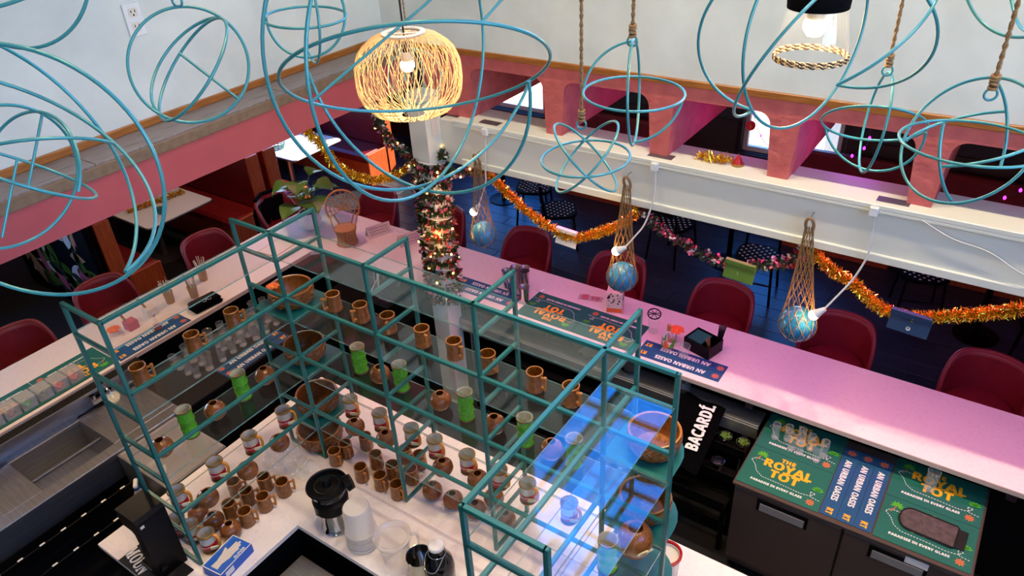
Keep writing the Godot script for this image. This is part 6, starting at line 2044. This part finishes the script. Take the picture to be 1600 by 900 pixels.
func build_sculptures():
	var r := 0.0041
	sculpture("very large teal steel hoop sculpture reaching down over the sink side of the shelf", HOOPS_A, 0.0047)
	sculpture("teal steel hoop sculpture nested behind the very large hoops by the ledge", HOOPS_B, r, Vector3.INF, [[Vector3(1.2159, 3.9023, 1.3707), Vector3(1.2353, 3.7531, 1.4742)], [Vector3(1.1947, 3.8127, 1.4568), Vector3(1.2153, 3.6518, 1.5687)]])
	sculpture("round teal steel hoop sculpture just below the wall outlet, with one straight rod", HOOPS_C, r, Vector3.INF, [[Vector3(1.3592, 3.9856, 1.0535), Vector3(1.5184, 3.8773, 1.0228)]])
	sculpture("small teal steel hoop sculpture against the corner of the pale walls", HOOPS_D, r)
	sculpture("largest teal steel hoop sculpture hanging around the woven basket lamp", HOOPS_E, r, Vector3.INF, [[Vector3(1.8805, 3.9453, 1.0866), Vector3(2.0620, 4.1499, 0.7927)], [Vector3(2.1471, 4.0759, 0.7890), Vector3(2.1901, 4.1491, 0.6998)]])
	sculpture("teal hoop sculpture with flat ring and thin upright ring before second arcade opening", HOOPS_F, r, Vector3(2.238, 3.889, 0.212))
	sculpture("teal steel sculpture of three crossing tilted hoops before the white beam", HOOPS_G, r, Vector3(2.10, 3.636, 0.26))
	sculpture("wide teal steel hoop sculpture hanging around the glass dome lamp", HOOPS_H, r)
	sculpture("teal steel hoop sculpture before the fourth arcade opening", HOOPS_I, r, Vector3(2.846, 3.762, -0.224))
	sculpture("round teal steel hoop ball before the fifth arcade opening", HOOPS_J, r, Vector3(3.13, 3.835, 0.12))
	sculpture("teal steel hoop sculpture above the hoop ball by the back wall", HOOPS_K, r)
	sculpture("small teal steel hoop sculpture half hidden behind the woven basket lamp", [[0.33, 3.23, -0.95, 0.9, 0.1, -0.4, 0.15], [0.33, 3.23, -0.95, 0.5, 0.2, 0.85, 0.15]], r)
	sculpture("teal steel hoop sculpture high over the very large hoops", [[1.275, 4.235, 1.335, 0.5, 0.3, 0.8, 0.17], [1.275, 4.235, 1.335, 0.1, 0.9, 0.3, 0.17]], r)

# woven shade: strands crossing between an upper and a lower ring
func build_pendants():
	var c := Vector3(0.803, 3.455, -0.395)
	var o := thing("basket_lamp", "woven rattan basket pendant lamp with a glowing bulb inside", "lamp", c)
	var prof := [Vector2(0.085, 0.19), Vector2(0.15, 0.175), Vector2(0.215, 0.125), Vector2(0.243, 0.06), Vector2(0.247, -0.03), Vector2(0.235, -0.10), Vector2(0.18, -0.165), Vector2(0.10, -0.185), Vector2(0.06, -0.187)]
	var cv := Curve2D.new()
	for i in prof.size():
		var tg: Vector2 = (prof[mini(i + 1, prof.size() - 1)] - prof[maxi(i - 1, 0)]) / 6.0
		cv.add_point(prof[i], -tg, tg)
	var L := cv.get_baked_length()
	var g := RandomNumberGenerator.new()
	g.seed = 12
	for layer in 2:
		var st := new_st()
		for k in 86:
			var a0 := TAU * k / 86 + g.randf_range(-0.02, 0.02)
			var tw := (0.55 if layer == 0 else -0.55) * g.randf_range(0.6, 1.5)
			var pts := []
			for i in 19:
				var t := float(i) / 18
				var q := cv.sample_baked(L * t)
				var a := a0 + tw * t
				var rr := q.x + (0.002 if layer == 0 else -0.002)
				pts.append(Vector3(cos(a) * rr, q.y, sin(a) * rr))
			tube(st, pts, 0.0012, 4, false, false)
		var sh := part(o, "woven_strands", st, M.rattan)
		sh.set_meta("kind", "stuff")
	part(o, "top_ring", lathe_mesh([Vector2(0.075, 0.188), Vector2(0.10, 0.190), Vector2(0.102, 0.196), Vector2(0.076, 0.198), Vector2(0.074, 0.192)], 40), M.off_white)
	var hr := new_st()
	hoop(hr, Vector3(0, -0.187, 0), Vector3.UP, 0.06, 0.004, 32, 6)
	part(o, "bottom_ring", hr, M.rattan)
	part(o, "spider_bar", box_mesh(Vector3(0.17, 0.004, 0.02), 0.001), M.off_white, Vector3(0, 0.19, 0), Vector3(0, 0.6, 0))
	bulb_and_cord(o, Vector3(0, 0.05, 0), 0.034, M.cord_black, ROOF - c.y, BASKET_LAMP)
	# glass dome lamp
	var d := Vector3(2.612, 3.80, -0.272)
	var q := thing("glass_dome_lamp", "clear glass dome pendant lamp with a woven band at its lip", "lamp", d)
	part(q, "dome", lathe_mesh([Vector2(0.108, -0.02), Vector2(0.107, 0.02), Vector2(0.100, 0.06), Vector2(0.092, 0.10), Vector2(0.086, 0.135)], 48), M.lamp_glass)
	part(q, "cap", lathe_mesh([Vector2(0.09, 0.125), Vector2(0.092, 0.16), Vector2(0.07, 0.19), Vector2(0.025, 0.205), Vector2(0.012, 0.23), Vector2(0, 0.23)], 40), M.jacket_navy)
	for k in 2:
		for j in 2:
			var st := new_st()
			var n := 120
			var pts := []
			for i in n:
				var a := TAU * i / n
				var s := sin(a * 22.0 + PI * j)
				pts.append(Vector3(cos(a) * (0.109 + 0.002 * cos(a * 22.0 + PI * j)), -0.026 + 0.0095 * k + 0.0036 * s, sin(a) * (0.109 + 0.002 * cos(a * 22.0 + PI * j))))
			tube(st, pts, 0.0028, 5, true)
			part(q, "woven_band", st, M.rattan if j == 0 else M.rail_brown)
	bulb_and_cord(q, Vector3(0, 0.075, 0), 0.036, M.cord_black, ROOF - d.y, DOME_LAMP)

const BASKET_LAMP := 0.42
const DOME_LAMP := 0.35
const FLOAT_LAMP := 0.16

func bulb_and_cord(o: Node3D, at: Vector3, r: float, m, top: float, energy: float):
	part(o, "bulb", lathe_mesh([Vector2(0, -r * 1.05), Vector2(r * 0.6, -r * 0.9), Vector2(r, -r * 0.3), Vector2(r * 0.97, r * 0.2), Vector2(r * 0.75, r * 0.55)], 24), M.bulb_warm, at)
	part(o, "bulb_collar", lathe_mesh([Vector2(r * 0.78, r * 0.5), Vector2(r * 0.8, r * 0.9), Vector2(r * 0.5, r * 1.7), Vector2(0, r * 1.8)], 20), M.off_white, at)
	part(o, "socket", lathe_mesh([Vector2(r * 0.5, r * 1.6), Vector2(r * 0.55, r * 2.6), Vector2(r * 0.25, r * 3.0), Vector2(0, r * 3.0)], 16), M.black_plastic, at)
	part(o, "cord", tube_mesh([at + Vector3(0, r * 2.9, 0), Vector3(at.x, top, at.z)], 0.0045, 8), m)
	omni(o, "bulb_light", at, Color(1.0, 0.86, 0.64), energy, r * 0.8)

func build_float_pendants():
	# blue glass floats in rope nets, each lit by a bulb on a white cord clipped to the beam
	var fl := [
		[Vector3(0.135, 1.815, -1.70), 0.096, Vector3(0.10, 2.38, -1.74), "blue glass float in a rope net hanging nearest the white column"],
		[Vector3(1.285, 1.795, -1.70), 0.103, Vector3(1.28, 2.46, -1.74), "blue glass float in a rope net hanging over the printed carton"],
		[Vector3(2.44, 1.82, -1.70), 0.108, Vector3(2.40, 2.45, -1.74), "blue glass float in a long rope net hanging at the gold tinsel's end"]]
	for e in fl:
		var c: Vector3 = e[0]
		var r: float = e[1]
		var o := thing("glass_float", e[3], "glass float", c)
		part(o, "glass_ball", ball_mesh(r), M.float_glass)
		var up: Vector3 = e[2] - c
		var st := new_st()
		for fam in [-1.0, 1.0]:
			for k in 12:
				var a0 := TAU * k / 12
				var pts := []
				for i in 25:
					var t := float(i) / 24
					var a: float = a0 + fam * t * 3.4
					var y := lerpf(-r, up.y * 0.97, t)
					var rr: float
					if y < r * 0.35: rr = sqrt(maxf(r * r - y * y, 0.0)) + 0.003
					else:
						var s := (y - r * 0.35) / (up.y * 0.97 - r * 0.35)
						rr = lerpf(r * 0.94, 0.020, pow(s, 0.65)) + 0.003
					var ax := up * clampf(y / up.y, 0.0, 1.0)
					pts.append(Vector3(ax.x + cos(a) * rr, y, ax.z + sin(a) * rr))
				tube(st, pts, 0.0022, 4, false, false)
		part(o, "rope_net", st, M.net_twine)
		part(o, "net_loop", tube_mesh(arc_pts(up + Vector3(0, 0.0, 0), Vector3(0.022, 0, 0), Vector3(0, 0.05, 0.02), -40, 220, 14), 0.009, 8), M.rope)
		part(o, "tail_knot", lathe_mesh([Vector2(0, -r - 0.03), Vector2(0.012, -r - 0.02), Vector2(0.014, -r - 0.004), Vector2(0, -r + 0.006)], 10), M.rope)
		part(o, "hook", tube_mesh([up + Vector3(0, 0.045, 0.015), up + Vector3(0, 0.055, -0.02), up + Vector3(0, 0.05, -0.075)], 0.003, 6), M.galvanised)
	var cords := [
		[[Vector3(0.175, 2.60, -1.77), Vector3(0.165, 2.4, -1.755), Vector3(0.15, 2.2, -1.75), Vector3(0.115, 2.05, -1.70)], Vector3(0.05, 1.94, -1.63), "bare warm bulb on a white cord over the float by the column"],
		[[Vector3(1.45, 2.60, -1.77), Vector3(1.46, 2.4, -1.755), Vector3(1.42, 2.22, -1.73), Vector3(1.32, 2.05, -1.655)], Vector3(1.22, 1.99, -1.62), "bare warm bulb on a white cord over the float by the carton"],
		[[Vector3(2.70, 2.60, -1.77), Vector3(2.72, 2.35, -1.755), Vector3(2.66, 2.15, -1.72), Vector3(2.575, 2.00, -1.645)], Vector3(2.49, 1.92, -1.61), "bare warm bulb on a white cord over the float by the gold tinsel"]]
	for e in cords:
		var o := thing("cord_lamp", e[2], "lamp")
		var end: Vector3 = e[0][3]
		part(o, "cord", tube_mesh(spline(e[0], 24), 0.0055, 8), M.cord_white)
		part(o, "clip", box_mesh(Vector3(0.045, 0.05, 0.03), 0.004), M.white_plastic, e[0][0] + Vector3(0, 0.0, 0.012))
		var d: Vector3 = (e[1] - end).normalized()
		part(o, "socket", tube_mesh([end - d * 0.01, end + d * 0.03, end + d * 0.05], [0.012, 0.022, 0.03], 14), M.white_plastic)
		var b := Basis(Quaternion(Vector3.UP, -d))
		var bl := part(o, "bulb", ball_mesh(0.029), M.bulb_warm, end + d * 0.062)
		omni(o, "cord_bulb_light", end + d * 0.062, Color(1.0, 0.72, 0.40), FLOAT_LAMP, 0.02)
	# loose white wire along the beam
	var lw := thing("loose_wire", "thin white wire trailing down across the white beam", "wire")
	part(lw, "wire", tube_mesh(spline([Vector3(2.92, 2.60, -1.775), Vector3(3.08, 2.53, -1.775), Vector3(3.25, 2.50, -1.775), Vector3(3.42, 2.42, -1.775), Vector3(3.7, 2.40, -1.775)], 30), 0.0035, 6), M.cord_white)

# leaves, flowers and little bulbs along a line
func floral(o: Node3D, path: Array, r: float, leaves: int, blooms: int, seed_: int, lights := 0):
	var g := RandomNumberGenerator.new()
	g.seed = seed_
	var N := 400
	var pts := spline(path, N)
	part(o, "stem", tube_mesh(pts, 0.006, 6), M.garland_green)
	var sets := {"green": new_st(), "pink": new_st(), "red": new_st(), "white": new_st()}
	for k in leaves:
		var c: Vector3 = pts[g.randi_range(0, N)]
		var d := Vector3(g.randfn(), g.randfn(), g.randfn()).normalized()
		var s := d.cross(Vector3(g.randfn(), g.randfn(), g.randfn())).normalized()
		var L := r * g.randf_range(0.5, 1.1)
		var key: String = ["green", "green", "green", "green", "green", "green", "green", "red", "red", "pink", "white"][g.randi_range(0, 10)]
		var w := L * 0.22
		flat_quad(sets[key], c + d * L * 0.1, c + d * L * 0.55 + s * w, c + d * L, c + d * L * 0.55 - s * w)
	part(o, "leaf_fringe", sets.green, M.garland_green).set_meta("kind", "stuff")
	part(o, "pink_fringe", sets.pink, M.garland_pink).set_meta("kind", "stuff")
	part(o, "red_fringe", sets.red, M.garland_red).set_meta("kind", "stuff")
	part(o, "pale_fringe", sets.white, M.garland_white).set_meta("kind", "stuff")
	for k in blooms:
		var c: Vector3 = pts[int((k + 0.5) * N / blooms)] + Vector3(g.randfn(), g.randfn(), g.randfn()).normalized() * r * 0.75
		var st := new_st()
		for q in 7:
			var d := Vector3(g.randfn(), g.randfn(), g.randfn()).normalized()
			var s := d.cross(Vector3(g.randfn(), g.randfn(), g.randfn())).normalized()
			var L := r * 0.5
			flat_quad(st, c, c + d * L * 0.6 + s * L * 0.4, c + d * L, c + d * L * 0.6 - s * L * 0.4)
		part(o, "blossom", st, [M.garland_pink, M.garland_white, M.garland_pink, M.garland_red][k % 4])
	for k in lights:
		var c: Vector3 = pts[int((k + 0.5) * N / lights)] + Vector3(g.randfn(), g.randfn(), g.randfn()).normalized() * r * 0.8
		part(o, "fairy_bulb", lathe_mesh([Vector2(0, -0.011), Vector2(0.0075, -0.005), Vector2(0.0075, 0.004), Vector2(0, 0.011)], 8), M.fairy_warm, c)

func build_column_garland():
	var o := thing("column_garland", "leafy garland with flowers and warm fairy lights wound round the white column", "garland")
	var pts := []
	for i in 90:
		var t := float(i) / 89
		var a := t * TAU * 11.0
		var rr := 0.105 / maxf(absf(cos(fmod(a, PI / 2) - PI / 4)), 0.75)
		pts.append(Vector3(-0.345 + cos(a) * rr, lerpf(1.10, 2.36, t), -1.735 + sin(a) * rr))
	floral(o, pts, 0.06, 9000, 70, 33, 60)
	omni(o, "fairy_light_glow", Vector3(-0.2, 1.75, -1.56), Color(1.0, 0.72, 0.38), 0.10, 0.1)
	# white ribbon wound between the leaves
	var rb := []
	for i in 80:
		var t := float(i) / 79
		var a := t * TAU * 8.0 + 1.6
		rb.append(Vector3(-0.345 + cos(a) * 0.12, lerpf(1.12, 2.33, t), -1.735 + sin(a) * 0.12))
	part(o, "ribbon", tube_mesh(rb, 0.007, 6), M.garland_white)

func build_garlands():
	var t1 := thing("gold_tinsel_garland", "gold tinsel garland swagged under the beam holding a white card", "garland")
	part(t1, "foil_fringe", tinsel([Vector3(0.07, 2.27, -1.84), Vector3(0.18, 2.2, -1.84), Vector3(0.32, 2.1, -1.84), Vector3(0.48, 2.0, -1.84), Vector3(0.69, 1.92, -1.84), Vector3(0.80, 1.90, -1.84), Vector3(0.95, 1.95, -1.84), Vector3(1.1, 2.04, -1.84), Vector3(1.24, 2.14, -1.84), Vector3(1.33, 2.26, -1.84)], 0.045, 4200, 5, 0.0028), M.gold_foil).set_meta("kind", "stuff")
	var t2 := thing("gold_tinsel_garland", "gold tinsel garland swagged under the beam holding a dark blue card", "garland")
	part(t2, "foil_fringe", tinsel([Vector3(2.39, 2.27, -1.84), Vector3(2.51, 2.17, -1.84), Vector3(2.68, 2.09, -1.84), Vector3(2.81, 2.0, -1.84), Vector3(2.93, 1.97, -1.84), Vector3(3.06, 2.0, -1.84), Vector3(3.22, 2.07, -1.84), Vector3(3.38, 2.14, -1.84), Vector3(3.55, 2.27, -1.84)], 0.045, 4200, 6, 0.0028), M.gold_foil).set_meta("kind", "stuff")
	var t3 := thing("gold_tinsel_garland", "gold tinsel garland swagged from the pink fascia to the column", "garland")
	part(t3, "foil_fringe", tinsel([Vector3(-0.52, 2.82, -0.80), Vector3(-0.54, 2.68, -0.92), Vector3(-0.55, 2.52, -1.0), Vector3(-0.55, 2.37, -1.15), Vector3(-0.55, 2.24, -1.38), Vector3(-0.53, 2.21, -1.58), Vector3(-0.44, 2.28, -1.70)], 0.042, 2600, 7, 0.0028), M.gold_foil).set_meta("kind", "stuff")
	var t4 := thing("gold_tinsel_garland", "gold tinsel garland lying along the back of a booth table", "garland")
	part(t4, "foil_fringe", tinsel([Vector3(-4.9, 0.78, -2.32), Vector3(-4.95, 0.785, -2.0), Vector3(-5.02, 0.78, -1.65)], 0.05, 700, 8, 0.0035), M.gold_foil).set_meta("kind", "stuff")
	var f1 := thing("flower_garland", "green garland with pink blossoms swagged under the beam holding a green card", "garland")
	floral(f1, [Vector3(1.33, 2.27, -1.84), Vector3(1.47, 2.15, -1.84), Vector3(1.61, 2.09, -1.84), Vector3(1.78, 2.03, -1.84), Vector3(1.97, 2.01, -1.84), Vector3(2.11, 2.05, -1.84), Vector3(2.24, 2.1, -1.84), Vector3(2.34, 2.18, -1.84), Vector3(2.39, 2.27, -1.84)], 0.052, 900, 22, 21)
	var f2 := thing("flower_garland", "green garland with pink blossoms swagged from the column to the beam's corner", "garland")
	floral(f2, [Vector3(-0.50, 2.80, -1.40), Vector3(-0.50, 2.62, -1.45), Vector3(-0.50, 2.45, -1.55), Vector3(-0.48, 2.33, -1.68), Vector3(-0.40, 2.28, -1.64), Vector3(-0.24, 2.27, -1.66), Vector3(-0.1, 2.24, -1.76), Vector3(0.07, 2.27, -1.82)], 0.055, 800, 16, 22, 10)
	# folded cards pegged to the garlands
	for e in [[Vector3(0.775, 1.885, -1.835), M.paper_white, "white folded card pegged to the gold tinsel", 0.17, ""], [Vector3(2.03, 2.0, -1.80), M.leaf_pale, "olive green folded card pegged to the flower garland", 0.19, ""], [Vector3(3.0, 1.955, -1.80), M.print_navy, "dark blue folded card pegged to the gold tinsel", 0.21, "@"]]:
		var o := thing("pegged_card", e[2], "card", e[0])
		part(o, "card", box_mesh(Vector3(e[3], 0.11, 0.006), 0.001), e[1], Vector3.ZERO, Vector3(-0.25, 0.0, -0.06))
		part(o, "fold", box_mesh(Vector3(e[3], 0.03, 0.03), 0.002), e[1], Vector3(0, 0.055, -0.008), Vector3(0, 0, -0.06))
		if e[4] != "":
			var em := new_st()
			hoop(em, Vector3(0, -0.022, 0.0125), Vector3(0, 0.25, 1), 0.010, 0.0016, 18, 5)
			hoop(em, Vector3(0, -0.022, 0.0125), Vector3(0, 0.25, 1), 0.005, 0.0016, 14, 5, 0.0, 250.0)
			part(o, "emblem", em, M.ink_white)
	# magenta strip light under the beam, over the bar
	var led := thing("strip_light", "thin magenta strip light fixed under the white beam", "strip light", Vector3(2.6, 2.28, -1.93))
	part(led, "channel", box_mesh(Vector3(5.6, 0.012, 0.03), 0.002), M.white_plastic)
	part(led, "led_strip", box_mesh(Vector3(5.58, 0.004, 0.018)), M.led_magenta, Vector3(0, -0.008, 0))
	area(led, "strip_glow", Vector3(0, -0.02, 0), Vector2(5.5, 0.03), Vector3.DOWN, Color(1.0, 0.40, 0.72), STRIP)
	var led2 := thing("strip_light", "thin magenta strip light under the ceiling over the bar corner", "strip light", Vector3(-2.2, 2.98, -2.2))
	part(led2, "channel", box_mesh(Vector3(1.6, 0.04, 0.03), 0.002, Vector3(0, 0.02, 0)), M.white_plastic)
	part(led2, "led_strip", box_mesh(Vector3(1.58, 0.004, 0.018)), M.led_magenta, Vector3(0, -0.003, 0))
	area(led2, "strip_glow", Vector3(0, -0.02, 0), Vector2(1.5, 0.03), Vector3.DOWN, Color(1.0, 0.40, 0.72), STRIP * 0.4)

const STRIP := 2.6

# hoops of the hanging sculptures: centre, axis, radius, then from and to angle (a whole hoop is 0 to 360)
const HOOPS_A := [[1.4107, 3.8343, 1.5317, -0.6125, -0.0807, -0.7864, 0.2925, 0, 360], [1.365, 3.8563, 1.5476, 0.781, 0.4263, -0.4564, 0.3421, 258, 76], [1.3514, 3.8427, 1.5683, 0.579, 0.7611, -0.2923, 0.3398, 240, 49]]
const HOOPS_B := [[1.1842, 3.7727, 1.496, -0.9878, 0.1472, 0.051, 0.1832, 277, 506], [1.2325, 3.7668, 1.4654, 0.17, 0.5479, 0.8191, 0.1699, 401, 200], [1.2535, 3.813, 1.4136, -0.4205, 0.8372, -0.3497, 0.1689, 195, 344], [1.2095, 3.7861, 1.467, 0.1223, 0.8025, -0.584, 0.1712, 194, -95]]
const HOOPS_C := [[1.3881, 3.9592, 1.0533, 0.64, 0.4881, 0.5934, 0.1484, 0, 360], [1.3978, 3.9496, 1.0538, -0.2593, 0.7044, 0.6608, 0.151, 0, 360], [1.4079, 3.9528, 1.0439, 0.0053, 0.7724, 0.6351, 0.1555, 314, 474]]
const HOOPS_D := [[1.3804, 3.9933, 0.6356, 0.462, 0.3432, 0.8178, 0.1203, 0, 360], [1.3823, 3.9886, 0.6379, 0.0703, 0.9975, -0.0034, 0.1194, 0, 360], [1.3967, 3.9793, 0.6348, -0.5046, 0.1033, 0.8571, 0.1208, 243, 81]]
const HOOPS_E := [[2.0417, 4.0493, 0.8869, 0.9463, -0.066, 0.3165, 0.3601, 271, 505], [2.0326, 4.0179, 0.9183, 0.9954, 0.0117, -0.0946, 0.3248, 0, 360], [2.047, 3.9808, 0.9371, -0.1279, 0.1024, -0.9865, 0.2984, 160, -20], [2.0588, 3.9852, 0.925, 0.3741, -0.8301, 0.4135, 0.3, 0, 360]]
const HOOPS_F := [[2.2418, 3.75, 0.199, 0.0301, 0.9995, 0.0117, 0.1485, 0, 360], [2.2377, 3.7539, 0.1989, 0.1493, 0.5542, 0.8189, 0.1512, 301, 386], [2.2377, 3.7539, 0.1989, 0.1493, 0.5542, 0.8189, 0.1512, 196, 126], [2.2421, 3.7497, 0.199, -0.9383, -0.0527, 0.3418, 0.151, 0, 360]]
const HOOPS_G := [[2.1017, 3.5329, 0.2376, -0.0325, 0.9987, 0.0401, 0.1397, 0, 360], [2.1029, 3.536, 0.2343, 0.6123, -0.6935, -0.3798, 0.1404, 0, 360], [2.102, 3.5347, 0.236, 0.6193, 0.7026, -0.3503, 0.1398, 0, 360]]
const HOOPS_H := [[2.7007, 3.9574, 0.1556, 0.9378, 0.009, 0.347, 0.2443, 0, 360], [2.6611, 3.947, 0.1927, -0.3453, 0.2377, -0.9079, 0.2196, 256, 94], [2.6884, 3.928, 0.1878, 0.8627, -0.4865, 0.1378, 0.2195, 84, -77], [2.773, 3.976, 0.124, 0.083, 0.523, -0.848, 0.22, 271, 436], [2.785, 3.963, 0.12, -0.513, 0.77, 0.38, 0.22, 176, 291]]
const HOOPS_I := [[2.8381, 3.6103, -0.2287, 0.1273, -0.7719, 0.6228, 0.1475, 0, 360], [2.8383, 3.61, -0.2286, 0.1897, 0.0789, -0.9787, 0.1524, 142, -24], [2.8421, 3.613, -0.2337, 0.9445, -0.1033, -0.3119, 0.1503, 0, 360]]
const HOOPS_J := [[3.1052, 3.6953, 0.0232, 0.4499, -0.5593, -0.6963, 0.1705, 0, 360], [3.1158, 3.6909, 0.0189, 0.0053, -0.9997, 0.0224, 0.1702, 0, 360], [3.122, 3.694, 0.018, 0.908, 0.272, 0.32, 0.17, 231, 134], [3.122, 3.694, 0.018, 0.908, 0.272, 0.32, 0.17, 324, 399], [3.113, 3.691, -0.012, -0.322, 0.944, 0.065, 0.1695, 92, -6], [3.113, 3.691, -0.012, -0.322, 0.944, 0.065, 0.1695, 270, 179]]
const HOOPS_K := [[3.112, 4.1006, -0.0961, -0.5741, -0.0477, 0.8174, 0.1699, 0, 360], [3.1096, 4.1132, -0.1043, 0.925, 0.231, -0.3017, 0.1703, 0, 360]]
